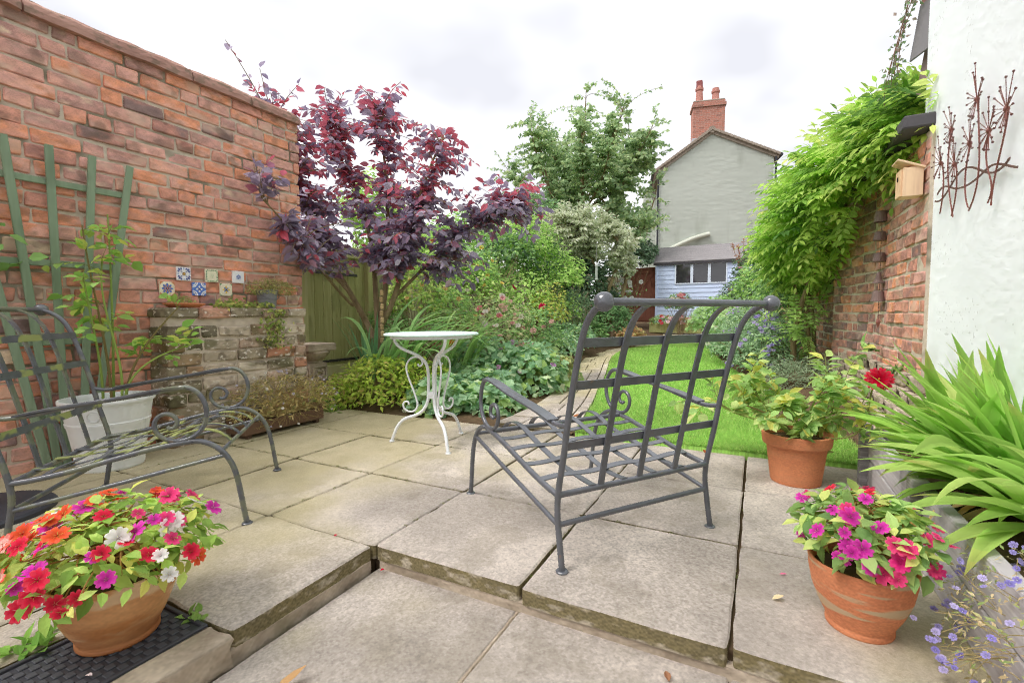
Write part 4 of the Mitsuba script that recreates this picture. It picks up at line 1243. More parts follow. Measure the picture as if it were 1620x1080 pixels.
add('base', cbox((SX1 - SX0, 1.5, .3), .01, ((SX0 + SX1) / 2, SY + .75, SZ - .16)), 'matte', sdh, color=lin(60, 56, 52))
wd = (WN[1] - WN[0]) / 3
for k in range(3):
    x0, x1 = WN[0] + wd * k, WN[0] + wd * (k + 1)
    w_ = f'{sdh}__window' + (f'_{k:03d}' if k else ''); used.add(w_)
    add('frame', join([cbox((.035, .05, WN[3] - WN[2]), .003, (x, SY - .012, (WN[2] + WN[3]) / 2)) for x in (x0 + .018, x1 - .018)] + [cbox((wd - .072, .05, .03), .003, ((x0 + x1) / 2, SY - .0125, z)) for z in (WN[2] + .015, WN[3] - .015)]), 'matte', w_, color=lin(214, 222, 236))
    add('pane', quadbox([(x0 + .03, SY, WN[2] + .025), (x1 - .03, SY, WN[2] + .025), (x1 - .03, SY, WN[3] - .025), (x0 + .03, SY, WN[3] - .025)], .004), 'pane', w_)
# bits inside the window: pale cloth and a little shelf box
# ------------------------------------------------------------------ neighbour's house
hs = thing('neighbour_house', 'tall sage green rendered house with brick chimney, beyond the shed', 'house')
D0 = V3(-3.80, 20.9, 0); ha = math.radians(13.5)
ux, uy = V3(math.cos(ha), math.sin(ha), 0), V3(-math.sin(ha), math.cos(ha), 0)
h = lambda a, b, z: D0 + ux * a + uy * b + V3(0, 0, z)
WL = 4.36; ZL, ZA, ZR = 6.92, 8.26, 7.16; AX = 2.02; DP = 8.0
gable = np.array([h(0, 0, -.5), h(WL, 0, -.5), h(WL, 0, ZR), h(AX, 0, ZA), h(0, 0, ZL)]); gb = gable + uy * DP
V = np.vstack([gable, gb]); F = []
for i in range(5):
    j = (i + 1) % 5; F += [[i, i + 5, j + 5], [i, j + 5, j]]
F = [f[::-1] for f in F] + [[0, 1, 2], [0, 2, 3], [0, 3, 4], [5, 7, 6], [5, 8, 7], [5, 9, 8]]
add('wall', (V, np.array(F)), 'sage_render', hs)
for nm, a0, z0, a1, z1 in (('roof_left', -.25, ZL - .16, AX, ZA + .06), ('roof_right', WL + .2, ZR - .05, AX, ZA + .06)):
    p = [h(a0, -.06, z0), h(a1, -.06, z1), h(a1, DP, z1), h(a0, DP, z0)]
    if nm == 'roof_left': p = p[::-1]
    add('roof', quadbox(p[::-1], .13), 'roof', hs)
    n = 16
    for k in range(n):
        f0, f1 = k / n, (k + .94) / n
        A = h(a0 + (a1 - a0) * f0, -.085, z0 + (z1 - z0) * f0 + .02); B = h(a0 + (a1 - a0) * f1, -.085, z0 + (z1 - z0) * f1 + .04)
        add('verge_tile', bar(A, B, .13, .10, .01), 'roof', hs)
rt = np.linspace(-.12, DP, 18)
for k in range(17):
    add('ridge_tile', tube(np.linspace(h(AX, rt[k], ZA + .06), h(AX, rt[k + 1] - .02, ZA + .06), 2), .14, 10), 'roof', hs)
cz0, cz1 = 8.0, 9.66
cc_ = h(AX - .06, .75, 0)
def brickbox(w, d, z0, z1, name, par):
    for ax, ay, L, nx in ((-w / 2, -d / 2, w, 0), (w / 2, -d / 2, d, 1), (w / 2, d / 2, w, 2), (-w / 2, d / 2, d, 3)):
        dx, dy = [(1, 0), (0, 1), (-1, 0), (0, -1)][nx]
        p0 = cc_ + ux * ax + uy * ay; p1 = p0 + (ux * dx + uy * dy) * L
        v = np.array([p0 + V3(0, 0, z0), p1 + V3(0, 0, z0), p1 + V3(0, 0, z1), p0 + V3(0, 0, z1)])
        add(name, (v, np.array([[0, 1, 2], [0, 2, 3]])), 'chimney_brick', par, uv=np.array([(0, z0), (L, z0), (L, z1), (0, z1)]))
chm = f'{hs}__chimney'; used.add(chm)
bw = 1.24
for nm, w, d, z0, z1 in (('stack', bw, .72, cz0, cz1 - .22), ('oversail', bw + .1, .82, cz1 - .22, cz1 - .1), ('oversail', bw + .02, .74, cz1 - .1, cz1)):
    brickbox(w, d, z0, z1, nm, chm)
    add('bed', cbox((w - .01, d - .01, z1 - z0), .002, cc_ + V3(0, 0, (z0 + z1) / 2), np.stack([ux, uy, V3(0, 0, 1)], 1)), 'roof', chm) if nm == 'oversail' else None
add('flaunching', cbox((bw, .7, .08), .03, cc_ + V3(0, 0, cz1 + .03), np.stack([ux, uy, V3(0, 0, 1)], 1)), 'roof', chm)
add('lead_flashing', cbox((bw + .06, .78, .25), .01, cc_ + V3(0, 0, 8.06), np.stack([ux, uy, V3(0, 0, 1)], 1)), 'matte', chm, color=lin(176, 176, 180))
for o, hh in ((-.34, .72), (.30, .56)):
    q = lathe([(.15, 0), (.165, .05), (.15, .1), (.13, hh - .2), (.165, hh - .18), (.17, hh - .1), (.14, hh - .08), (.135, hh), (.10, hh)], 20)
    add('chimney_pot', (q[0] + cc_ + ux * o + V3(0, 0, cz1 + .06), q[1]), 'matte', chm, color=lin(190, 134, 122))
add('cowl', cbox((.24, .24, .3), .02, cc_ + ux * -.34 + V3(0, 0, cz1 + .84)), 'matte', chm, color=lin(150, 92, 88))
for a, ztop in ((-.06, ZL - .2), (WL + .06, ZR - .1)):
    add('downpipe', tube(np.linspace(h(a, -.05, -.3), h(a, -.05, ztop), 3), .045, 10), 'satin', hs, color=lin(42, 44, 50))
    add('gutter', tube(np.linspace(h(a + (-.2 if a < 0 else .18), -.1, ztop + .06), h(a + (-.2 if a < 0 else .18), DP, ztop + .06), 2), .07, 8), 'satin', hs, color=lin(50, 52, 56))
add('waste_pipe', tube(spline([h(.0, -.12, 3.35), h(.8, -.12, 3.72), h(1.6, -.12, 4.03), h(2.0, -.1, 4.12)], 16), .085, 12), 'matte', hs, color=lin(200, 204, 190))
add('side_extension', cbox((.9, 5.0, 7.4), .01, h(-.1, 5.0, 3.0), np.stack([ux, uy, V3(0, 0, 1)], 1)), 'sage_render', hs)


# ================================================================== planting
def rng_(s): return np.random.default_rng(s)


def bark_of(parent, mesh, name='branches'):
    add(name, mesh, 'bark', parent, smooth=True)


def blob_tips(r, n, blobs, shell=.45):
    """Points in a union of ellipsoids [(centre, radii, share)], denser towards their skin."""
    out = []
    for c, rad, sh in blobs:
        m = int(n * sh); d = rdir(r, m)
        k = (shell + (1 - shell) * r.uniform(0, 1, m)) ** .7
        out.append(np.asarray(c, float) + d * np.asarray(rad, float) * k[:, None])
    return np.vstack(out)


CR = lambda lat, dep, z: V3(RGT0[0] * lat - .46 * dep, RGT0[1] * lat + .888 * dep, z)      # metres right of, ahead of, above the origin

# ---- purple-leaved tree by the gate
r = rng_(101)
pt_ = thing('purple_tree', 'small multi-stemmed tree with dark purple and wine-red leaves, before the wooden gate', 'tree')
B = CR(-1.44, 5.0, .0)
LT = lambda la, de, z: CR(-1.44 + la, 5.0 + de, z)
trunk = spline([B, LT(.02, 0, .35), LT(.04, .0, .72)], 14)
limbs = [spline([LT(.04, 0, .68), LT(.10, .02, 1.1), LT(.13, .08, 1.7), LT(.1, .1, 2.5), LT(.08, .1, 2.95)], 30),
         spline([LT(.04, 0, .72), LT(.22, -.05, 1.05), LT(.36, -.1, 1.5), LT(.55, -.2, 2.1), LT(.75, -.2, 2.55)], 30),
         spline([LT(.0, 0, .55), LT(-.15, .05, .85), LT(-.35, -.1, 1.3), LT(-.6, -.2, 1.85), LT(-.85, -.25, 2.6)], 30),
         spline([LT(.03, 0, .66), LT(-.02, .1, 1.1), LT(-.1, .2, 1.7), LT(-.3, .2, 2.4), LT(-.45, .2, 2.9)], 30),
         spline([LT(.18, -.04, 1.0), LT(.5, .1, 1.35), LT(.9, .1, 1.7), LT(1.3, .05, 1.95)], 26),
         spline([LT(-.12, 0, .82), LT(-.4, -.25, 1.3), LT(-.7, -.45, 1.55), LT(-1.0, -.55, 1.75)], 26)]
add('trunk', tube(trunk, np.linspace(.062, .05, 14), 12), 'bark', pt_, smooth=True)
for k, l in enumerate(limbs):
    add('limb', tube(l, np.linspace(.034 if k < 4 else .02, .008, len(l)), 8), 'bark', pt_, smooth=True)
blobs = [(LT(-.05, 0, 2.5), (.8, .7, .8), .34), (LT(-.78, -.2, 2.3), (.6, .6, .75), .19), (LT(.72, -.05, 2.05), (.62, .6, .55), .20), (LT(1.3, 0, 1.9), (.52, .4, .36), .08), (LT(-.5, -.35, 1.55), (.5, .5, .28), .09),
         (LT(.3, -.1, 1.55), (.75, .55, .28), .12), (LT(-1.0, -.45, 1.62), (.34, .3, .3), .05), (LT(1.0, -.1, 1.5), (.4, .4, .2), .03)]
limbs.append(spline([LT(-.2, -.1, .95), LT(-.3, -.6, 1.25), CR(-1.78, 3.95, 1.5), CR(-1.86, 3.6, 1.72)], 24))
add('limb', tube(limbs[-1], np.linspace(.016, .006, 24), 7), 'bark', pt_, smooth=True)
blobs += [(CR(-1.76, 3.85, 1.55), (.2, .26, .14), .025), (CR(-1.84, 3.62, 1.9), (.16, .2, .18), .015), (CR(-1.72, 3.95, 1.3), (.2, .25, .10), .02), (LT(-.62, -.1, 2.65), (.5, .45, .38), .08), (LT(1.65, .1, 2.0), (.3, .3, .34), .05)]
blobs += [(LT(-.35, -.15, 1.75), (.7, .6, .4), .12), (LT(.45, -.1, 1.8), (.7, .5, .4), .10), (LT(-.9, -.55, 1.5), (.3, .4, .22), .05), (LT(-.75, -.5, 1.35), (.3, .3, .15), .03), (LT(.85, -.1, 1.32), (.4, .35, .2), .05), (LT(.15, -.2, 1.35), (.45, .35, .18), .05)]
tips = blob_tips(r, 400, blobs, .15)
ang_tip = np.array([LT(-1.18, -.5, 3.38), LT(-1.05, -.4, 3.05), LT(-.95, -.35, 3.2), LT(-.8, -.3, 3.0), LT(-.65, -.2, 3.12), LT(-1.1, -.45, 2.8), LT(-.4, 0, 3.06), LT(-.34, .0, 2.95), LT(-.1, 0, 3.0), LT(.1, 0, 2.95), LT(.5, 0, 2.55), LT(.75, 0, 2.75), LT(1.05, .1, 2.45), LT(1.3, 0, 2.3), LT(1.62, .1, 2.35), LT(1.75, 0, 2.05), LT(1.8, .1, 1.85), LT(-1.42, -.55, 2.55), LT(-1.35, -.6, 2.45), LT(-1.45, -.7, 1.75), LT(-1.3, -.6, 1.5), LT(-.9, -.3, 2.9), LT(.25, .1, 2.85), LT(.95, 0, 2.6), LT(1.45, .1, 2.1)])
tips = np.vstack([tips, ang_tip])
PUR = [(124, 114, 138), (146, 136, 156), (112, 98, 118), (146, 92, 108), (186, 84, 98), (176, 168, 184)]
tb_, lv = twigs(r, limbs, tips, 14, .098, .056, PUR, [.29, .25, .18, .1, .06, .12], droop=.3, start=.28, r=.0042, fine=True, up=.75)
hot = np.where((lv[0].mean(1)[:, 2] > 2.0)[:, None, None], 1, 0) * (r.uniform(0, 1, (len(lv[0]), 1, 1)) < .42)
lv = (lv[0], lv[1], np.where(hot > 0, lv[2] * .3 + lin(214, 92, 104) * .75, lv[2]))
add('twigs', tb_, 'bark', pt_, kind='stuff')
put_leaves(pt_, lv, 300)

# ---- hanging ornament on its trunk
hc = thing('hanging_ornament', 'string of pale carved wooden beads hanging beside the purple tree trunk', 'ornament')
p0 = LT(.10, -.12, 0)
add('string', tube(np.array([p0 + V3(0, 0, 1.25), p0 + V3(0, 0, .5)]), .002, 5), 'matte', hc, color=lin(120, 110, 90))
for k in range(9):
    q = lathe([(.0001, -.03), (.014, -.028), (.02, -.01), (.014, .0), (.02, .012), (.013, .028), (.0001, .03)], 14)
    add('bead', (q[0] + p0 + V3(.004 * (-1) ** k, 0, .52 + k * .07), q[1]), 'matte', hc, color=lin(*[(206, 178, 134), (186, 160, 118)][k % 2]))

# ---- tall green tree beyond the fence
r = rng_(102)
gt_ = thing('green_tree', 'tall airy mid-green tree with small leaves, left of the sage green house', 'tree')
GB = CR(2.2, 14.6, .3)
G = lambda la, de, z: CR(2.2 + la, 14.6 + de, z)
limbs = [spline([G(0, 0, .3), G(.05, 0, 2), G(-.05, 0, 4), G(0, 0, 6.2), G(.05, 0, 7.4)], 40), spline([G(.03, 0, 2), G(.7, .2, 3.4), G(1.1, 0, 4.8), G(1.35, 0, 6.3)], 34), spline([G(.0, 0, 2.2), G(-.6, .2, 3.4), G(-1.1, 0, 4.9), G(-1.4, .1, 6.3)], 34),
         spline([G(.0, 0, 1.8), G(1.0, -.3, 2.6), G(1.8, -.2, 3.6), G(2.2, 0, 4.6)], 30), spline([G(.0, 0, 1.8), G(-.9, -.3, 2.6), G(-1.7, -.2, 3.6), G(-2.1, 0, 4.4)], 30)]
for k in range(20):
    z0 = r.uniform(1.6, 5.2); aa = r.uniform(0, 2 * PI); el = r.uniform(.1, 1.0)
    cc0 = G(-.15, 0, 4.65); e = cc0 + V3(math.cos(aa) * 2.35 * math.cos(el), math.sin(aa) * 1.5 * math.cos(el), 2.5 * math.sin(el) * 1.0) if k > 5 else cc0 + V3(math.cos(aa) * 1.9, math.sin(aa) * 1.5, -1.2 + r.uniform(-.3, .4))
    limbs.append(spline([G(0, 0, z0), (G(0, 0, z0) + e) / 2 + V3(0, 0, -.2) + r.normal(0, .12, 3), e], 22))
for k, l in enumerate(limbs):
    add('trunk' if k == 0 else 'limb', tube(l, np.linspace(.15 if k == 0 else (.07 if k < 5 else .035), .012, len(l)), 7), 'bark', gt_, smooth=True)
blobs = [(G(0, 0, 5.9), (1.1, 1.3, 1.3), .26), (G(1.0, 0, 5.0), (1.1, 1.3, 1.2), .22), (G(-1.0, 0, 5.0), (1.0, 1.2, 1.3), .22), (G(.2, 0, 3.6), (1.9, 1.4, 1.2), .22), (G(1.7, 0, 3.7), (.7, .9, .9), .06)]
tips = np.vstack([np.vstack([l[r.integers(8, 22, 84)] + r.normal(0, .34, (84, 3)) + V3(0, 0, .12) for l in limbs[5:]]), blob_tips(r, 260, blobs, .5), [G(.35, 0, 7.75), G(.1, 0, 7.7), G(.75, 0, 7.3), G(-.3, 0, 7.35), G(-.8, 0, 7.0), G(-1.25, 0, 6.95), G(-1.55, 0, 6.6), G(1.3, 0, 6.9), G(1.7, 0, 6.2), G(2.0, 0, 5.3), G(2.5, 0, 5.2), G(-1.9, 0, 5.7), G(2.55, 0, 4.2), G(1.0, 0, 7.2)]])
tb_, lv = twigs(r, limbs, tips, 20, .125, .09, [(144, 168, 126), (130, 156, 112), (164, 184, 136), (116, 142, 104), (176, 190, 136)], droop=.2, start=.5, r=.005, up=.4, spread=1.2)
add('twigs', tb_, 'bark', gt_, kind='stuff')
put_leaves(gt_, lv)


def shrub(name, label, seed, parts, mats=(), cat='shrub', stem=None, group=None):
    """Mounds of leaves as one plant: parts = [(centre, radii, n, L, W, colours, keyword dict)]"""
    r = rng_(seed); t = thing(name, label, cat, group)
    sets = []
    for c, rad, n, L, W, cols, kw in parts:
        lv, d = mound(r, c, rad, n, L, W, cols, **kw); sets.append(lv)
    lv = merge(sets)
    c0 = np.mean([p[0] for p in parts], axis=0)
    base = stem if stem is not None else V3(c0[0], c0[1], max(0, gz(c0[1]) - .02))
    idx = r.choice(len(lv[0]), 26 if len(parts) < 4 else 50)
    add('stems', stems(r, np.asarray(base, float), V3(.08, .08), lv[0][idx, 0], .006), 'bark', t, kind='stuff')
    return t, lv, r


def blossoms(t, r, pts, R, cols, n=5, nrmv=None, eye=(230, 210, 110), name='flower', each=True, cup=.25, layers=1):
    """Flowers of a plant, each a part."""
    ms = []
    for p in pts:
        c = lin(*cols[r.integers(len(cols))]) * r.uniform(.85, 1.1)
        nv = nrmv if nrmv is not None else nrm(nrm(CAM - p) * .7 + V3(0, 0, .6) + r.normal(size=3) * .3)
        m = petals(p, nv, R * r.uniform(.8, 1.15), c, n, eye, r, cup=cup)
        for k in range(1, layers):
            m2 = petals(np.asarray(p) + nrm(nv) * R * .08 * k, nv, R * (1 - .25 * k), c * (1 - .07 * k), n, eye, r, cup=cup + .25 * k)
            m = (join([m[0], m2[0]]), np.vstack([m[1], m2[1]]))
        if each: add(name, m[0], 'petal', t, color=m[1])
        else: ms.append(m)
    if ms:
        m, cc = joinc([(a, b) for a, b in ms]); add(name + 's', m, 'petal', t, color=cc, kind='stuff')


def surf(r, lv, n, up=.0, sel=None):
    P = lv[0].mean(1); ctr = P.mean(0)
    w = np.clip((nrm(P - ctr) @ nrm(CAM - ctr)) + up * nrm(P - ctr)[:, 2], .0, None) ** 1.5
    if sel is not None: w = w * sel(P)
    i = r.choice(len(P), n, replace=False, p=w / w.sum())
    return P[i] + nrm(CAM - ctr) * .02


YG = [(168, 190, 70), (150, 176, 60), (190, 204, 92), (128, 156, 58), (176, 160, 90)]
MG = [(130, 166, 102), (112, 148, 90), (152, 184, 116), (98, 132, 84)]
BG = [(134, 168, 132), (112, 148, 112), (160, 190, 150), (150, 176, 96), (184, 202, 160)]
LG = [(162, 194, 104), (144, 178, 90), (182, 208, 122), (124, 158, 80)]
GREY = [(180, 186, 158), (166, 174, 146), (196, 200, 176), (146, 156, 128)]
DK = [(84, 108, 82), (72, 94, 74), (102, 128, 94)]
W5 = [.26, .24, .2, .16, .14]

# left border, front to back
t, lv, r = shrub('golden_spirea', 'low yellow-green spirea bush at the patio edge beside the stone pedestal', 201, [(CR(-1.62, 4.5, .05), (.30, .30, .26), 800, .055, .026, YG, dict(w=W5, bump=.3)), (CR(-1.25, 4.45, .10), (.42, .34, .40), 1700, .055, .026, YG, dict(w=W5, bump=.3)), (CR(-.88, 4.6, .10), (.34, .3, .34), 900, .055, .026, YG, dict(w=W5, bump=.3)), (CR(-1.88, 4.5, .0), (.16, .18, .12), 200, .055, .03, MG, dict())])
put_leaves(t, lv, 200)
t, lv, r = shrub('geranium', 'clump of lobed blue-green leaves under the white bistro table', 202, [(CR(-.62, 4.25, .02), (.36, .28, .30), 520, .085, .085, BG, dict(w=W5, wide=.6, out=.5, up=.8)), (CR(-.18, 4.2, .0), (.34, .28, .26), 420, .08, .08, BG, dict(w=W5, wide=.6)), (CR(-.25, 4.6, .04), (.4, .3, .28), 420, .085, .085, BG, dict(w=W5, wide=.6))])
put_leaves(t, lv, 200)
t, lv, r = shrub('geranium', 'broad mound of pale green lobed leaves spilling over the path bend', 203, [(CR(.10, 5.0, .12), (.5, .42, .46), 1000, .085, .085, BG, dict(w=W5, wide=.6)), (CR(.42, 5.3, .10), (.36, .36, .34), 500, .08, .08, [(150, 172, 110), (126, 150, 92), (170, 166, 110)], dict(wide=.6)), (CR(-.35, 5.2, .16), (.44, .4, .46), 600, .085, .085, BG, dict(w=W5, wide=.6))])
put_leaves(t, lv, 200)
blossoms(t, r, surf(r, lv, 8, .6), .03, [(206, 150, 190), (186, 140, 190)], each=True)

# day lilies with long arching leaves
r = rng_(204)
dl = thing('day_lily', 'clump of long arching strap leaves at the purple tree foot, behind the table', 'plant')
def bladeset(parent, r, bases, n, Lr, Wr, head, elev, droop, cols, tip=None, bsdf='leaf', stiff=1.6, parts=True, nn=11):
    ms = []
    for k in range(n):
        a = r.uniform(*head) if isinstance(head, tuple) else head(r)
        b = bases[r.integers(len(bases))] + V3(*(r.normal(0, .035, 2)), 0)
        m, c = blade(b, (math.cos(a), math.sin(a), r.normal(0, .5), r.uniform(*elev)), r.uniform(*Lr), r.uniform(*Wr), r.uniform(*droop), nn, tones(r, 1, cols)[0], tipcol=lin(*tip) if tip is not None and r.uniform() < .25 else None, stiff=stiff)
        if parts: add('leaf', m, bsdf, parent, color=c)
        else: ms.append((m, c))
    if ms:
        m, c = joinc(ms); add('foliage', m, bsdf, parent, color=c, kind='stuff')
hd_r = math.atan2(RGT0[1], RGT0[0])
bladeset(dl, r, [CR(-1.35, 4.72, .05), CR(-1.15, 4.8, .05)], 56, (.95, 1.35), (.03, .042), lambda q: hd_r + q.normal(-.1, .6), (1.15, 1.5), (1.5, 2.3), [(146, 186, 116), (128, 170, 104), (166, 200, 128)])
bladeset(dl, r, [CR(-1.42, 4.72, .05)], 14, (.55, .9), (.03, .045), lambda q: q.uniform(0, 6.28), (1.25, 1.55), (.2, .7), [(92, 136, 92), (104, 146, 96)])
bladeset(dl, r, [CR(-.75, 4.9, .1), CR(-.5, 5.0, .1)], 44, (.9, 1.2), (.02, .03), lambda q: hd_r + q.normal(0, .7), (1.15, 1.5), (1.5, 2.4), [(146, 180, 108), (124, 160, 92), (166, 194, 120)])
for q_ in (CR(-.62, 4.85, .55),):
    m, c = petals(q_, V3(.3, -.8, .4), .05, lin(226, 122, 60), 6, (220, 180, 60), r); add('flower', m, 'petal', dl, color=c)

# rose bushes
t, lv, r = shrub('rose_bush', 'rambling rose bush with small pink and white flowers behind the table', 205, [(CR(-.2, 6.4, .5), (.62, .5, .62), 1500, .06, .036, [(142, 168, 108), (164, 182, 118), (122, 150, 98), (184, 168, 136)], dict(bump=.35)), (CR(-.85, 6.2, .45), (.45, .4, .5), 900, .06, .036, [(142, 168, 108), (168, 184, 122), (184, 172, 130)], dict(bump=.35)), (CR(.35, 6.5, .45), (.4, .4, .5), 800, .06, .036, MG, dict(bump=.35))])
put_leaves(t, lv)
blossoms(t, r, surf(r, lv, 60, .3), .042, [(236, 176, 178), (240, 232, 222), (214, 120, 130), (232, 190, 176)], n=6, layers=2)
t, lv, r = shrub('rose_bush', 'taller yellow-green rose bush with two crimson blooms, against the fence', 206, [(CR(.2, 7.3, .9), (.45, .4, .55), 1000, .06, .038, LG, dict(bump=.4)), (CR(-.55, 6.9, 1.1), (.5, .4, .55), 1200, .06, .036, LG, dict(bump=.4)), (CR(.55, 7.2, .8), (.32, .3, .5), 600, .055, .034, [(150, 170, 80), (176, 170, 84)], dict(bump=.4))])
put_leaves(t, lv)
blossoms(t, r, np.array([CR(.02, 6.85, 1.23), CR(.44, 6.9, .96)]), .06, [(196, 36, 80)], n=8, layers=2)
blossoms(t, r, surf(r, lv, 10, .3), .035, [(240, 236, 214), (236, 214, 120)], n=6, layers=2)
t, lv, r = shrub('climber', 'light green leafy climber scrambling over the fence under the purple branches', 207, [(CR(-.72, 7.2, 1.35), (.55, .35, .5), 1200, .075, .05, MG + [(170, 190, 90)], dict(bump=.4)), (CR(-.05, 7.8, 1.75), (.5, .4, .45), 900, .075, .05, DK + MG, dict(bump=.4)), (CR(-1.35, 6.5, 1.6), (.42, .3, .4), 700, .075, .05, LG, dict(bump=.4))], cat='climbing plant')
put_leaves(t, lv)
blossoms(t, r, surf(r, lv, 10, .2), .04, [(236, 190, 90), (214, 120, 90), (240, 236, 226)], n=6)
t, lv, r = shrub('honeysuckle', 'loose pale green honeysuckle on the fence right of the purple tree trunk', 218, [(CR(-1.25, 6.0, .95), (.42, .3, .6), 1100, .06, .036, LG + [(196, 196, 120)], dict(bump=.5)), (CR(-.75, 5.9, .75), (.36, .3, .45), 800, .06, .036, MG + LG, dict(bump=.5)), (CR(-1.55, 5.9, .6), (.3, .25, .35), 500, .06, .036, MG, dict(bump=.5))], cat='climbing plant')
put_leaves(t, lv)
blossoms(t, r, surf(r, lv, 14, .2), .03, [(240, 226, 170), (236, 196, 130)], n=5)
# tall yellow-green shrub
t, lv, r = shrub('leafy_shrub', 'tall rounded yellow-green shrub standing against the left fence', 208, [(CR(.28, 8.3, 1.95), (.55, .6, .6), 2200, .07, .042, LG, dict(bump=.45, freq=2.5)), (CR(.75, 8.3, 1.4), (.52, .5, .55), 1800, .07, .042, LG, dict(bump=.45)), (CR(.1, 8.4, 1.5), (.5, .5, .6), 1200, .07, .042, MG + LG, dict(bump=.45)), (CR(.75, 8.2, .85), (.45, .45, .45), 900, .07, .042, LG + DK, dict(bump=.45)), (CR(.6, 8.2, 1.3), (.4, .4, 1.0), 600, .06, .04, DK, dict())], cat='shrub')
put_leaves(t, lv)
# silver arching shrub with dark ivy below and crooked stems
r = rng_(209)
sv = thing('silver_shrub', 'large grey-leaved shrub arching over dark ivy, in front of the tall green tree', 'shrub')
S_ = lambda la, de, z: CR(1.6 + la, 10 + de, z)
limbs = [spline([S_(.4, 0, .3), S_(.25, 0, 1.0), S_(.15, 0, 1.7), S_(-.1, 0, 2.5)], 24), spline([S_(.35, 0, .6), S_(.7, 0, 1.2), S_(.8, 0, 1.9), S_(.5, 0, 2.5)], 24), spline([S_(.3, 0, .9), S_(.5, -.1, 1.6), S_(.8, -.1, 2.2)], 18), spline([S_(.45, -.2, .72), S_(.15, -.2, .82), S_(-.1, -.2, .78)], 14)]
for l in limbs: add('limb', tube(l, np.linspace(.055, .02, len(l)), 8), 'bark', sv, smooth=True)
tips = blob_tips(r, 520, [(S_(-.35, 0, 2.62), (.95, .8, .6), .45), (S_(.45, 0, 2.4), (.65, .7, .5), .3), (S_(.75, 0, 2.0), (.34, .5, .45), .15), (S_(-.6, 0, 2.3), (.4, .5, .4), .1)], .5)
tb_, lv = twigs(r, limbs[:3], tips, 44, .085, .036, GREY, droop=.55, start=.45, r=.004)
add('twigs', tb_, 'bark', sv, kind='stuff'); put_leaves(sv, lv)
t, lv, r = shrub('ivy', 'dark glossy ivy climbing the stems below the grey-leaved shrub', 210, [(CR(1.55, 10.1, 1.1), (.55, .4, .9), 2200, .075, .07, DK, dict(bump=.35, inner=.75)), (CR(2.05, 10.2, .8), (.4, .4, .6), 900, .075, .07, DK, dict(bump=.35)), (CR(1.1, 10.1, 1.6), (.4, .4, .6), 900, .075, .07, DK, dict(bump=.35))], cat='climbing plant')
put_leaves(t, lv)
fd = thing('bird_feeder', 'white tube bird feeder hanging in the grey-leaved shrub', 'bird feeder')
q = lathe([(.0001, 0), (.04, .0), (.04, .012), (.024, .02), (.024, .26), (.036, .27), (.02, .31), (.0001, .315)], 18); add('tube', (q[0] + CR(1.66, 9.35, 1.52), q[1]), 'satin', fd, color=lin(170, 176, 170))
add('hanger', tube(np.array([CR(1.66, 9.35, 1.83), CR(1.66, 9.35, 2.2)]), .006, 5), 'satin', fd, color=lin(120, 120, 116))
t, lv, r = shrub('laurel', 'dark evergreen bush above the brown gate', 211, [(CR(3.4, 13.5, 2.3), (.62, .6, .6), 1500, .10, .06, DK + [(98, 122, 96)], dict(bump=.4)), (CR(2.9, 13.6, 2.0), (.5, .5, .5), 800, .10, .06, DK, dict(bump=.4)), (CR(3.85, 13.7, 2.55), (.35, .4, .4), 500, .1, .06, DK + [(110, 130, 104)], dict(bump=.4))])
put_leaves(t, lv)
r = rng_(212)
wr = thing('white_rose', 'wispy plant with white flowers before the brown gate', 'flower')
wt = np.array([CR(2.35 + r.normal(0, .14), 10.2 + r.normal(0, .1), 1.35 + r.normal(0, .17)) for _ in range(34)])
add('stems', stems(r, CR(2.35, 10.3, .22), V3(.1, .1), wt, .004), 'bark', wr, kind='stuff')
blossoms(wr, r, wt, .045, [(240, 240, 238), (232, 234, 232)], n=6)
lv = leaves(wt[r.integers(0, 34, 160)] + r.normal(0, .09, (160, 3)) - V3(0, 0, .15), rdir(r, 160), rdir(r, 160) + V3(0, 0, .8), .06, .035, tones(r, 160, MG)); put_leaves(wr, lv)
t, lv, r = shrub('round_shrub', 'rounded mid-green shrub in the border before the brown gate', 213, [(CR(1.95, 9.5, .58), (.5, .45, .5), 1700, .07, .042, [(96, 132, 84), (76, 108, 68), (118, 150, 98)], dict(bump=.3))])
put_leaves(t, lv)
t, lv, r = shrub('low_shrub', 'spreading low green plants along the far path edge', 214, [(CR(.95, 8.0, .36), (.5, .4, .35), 1100, .07, .05, BG, dict(w=W5)), (CR(1.3, 9.2, .42), (.6, .4, .35), 1000, .07, .05, MG, dict()), (CR(.65, 7.2, .3), (.4, .35, .32), 800, .07, .05, BG, dict(w=W5))])
put_leaves(t, lv)
t, lv, r = shrub('heuchera', 'low reddish brown leafy clump beside the far path', 215, [(CR(2.25, 9.0, .38), (.3, .25, .22), 500, .07, .06, [(168, 132, 92), (150, 150, 92), (180, 148, 112)], dict())], cat='plant')
put_leaves(t, lv)
t, lv, r = shrub('feathery_shrub', 'soft grey-green feathery clump below the yellow-green shrub', 216, [(CR(1.15, 9.0, .75), (.42, .4, .55), 1600, .07, .016, [(120, 142, 104), (100, 124, 90)], dict(bump=.3))])
put_leaves(t, lv)
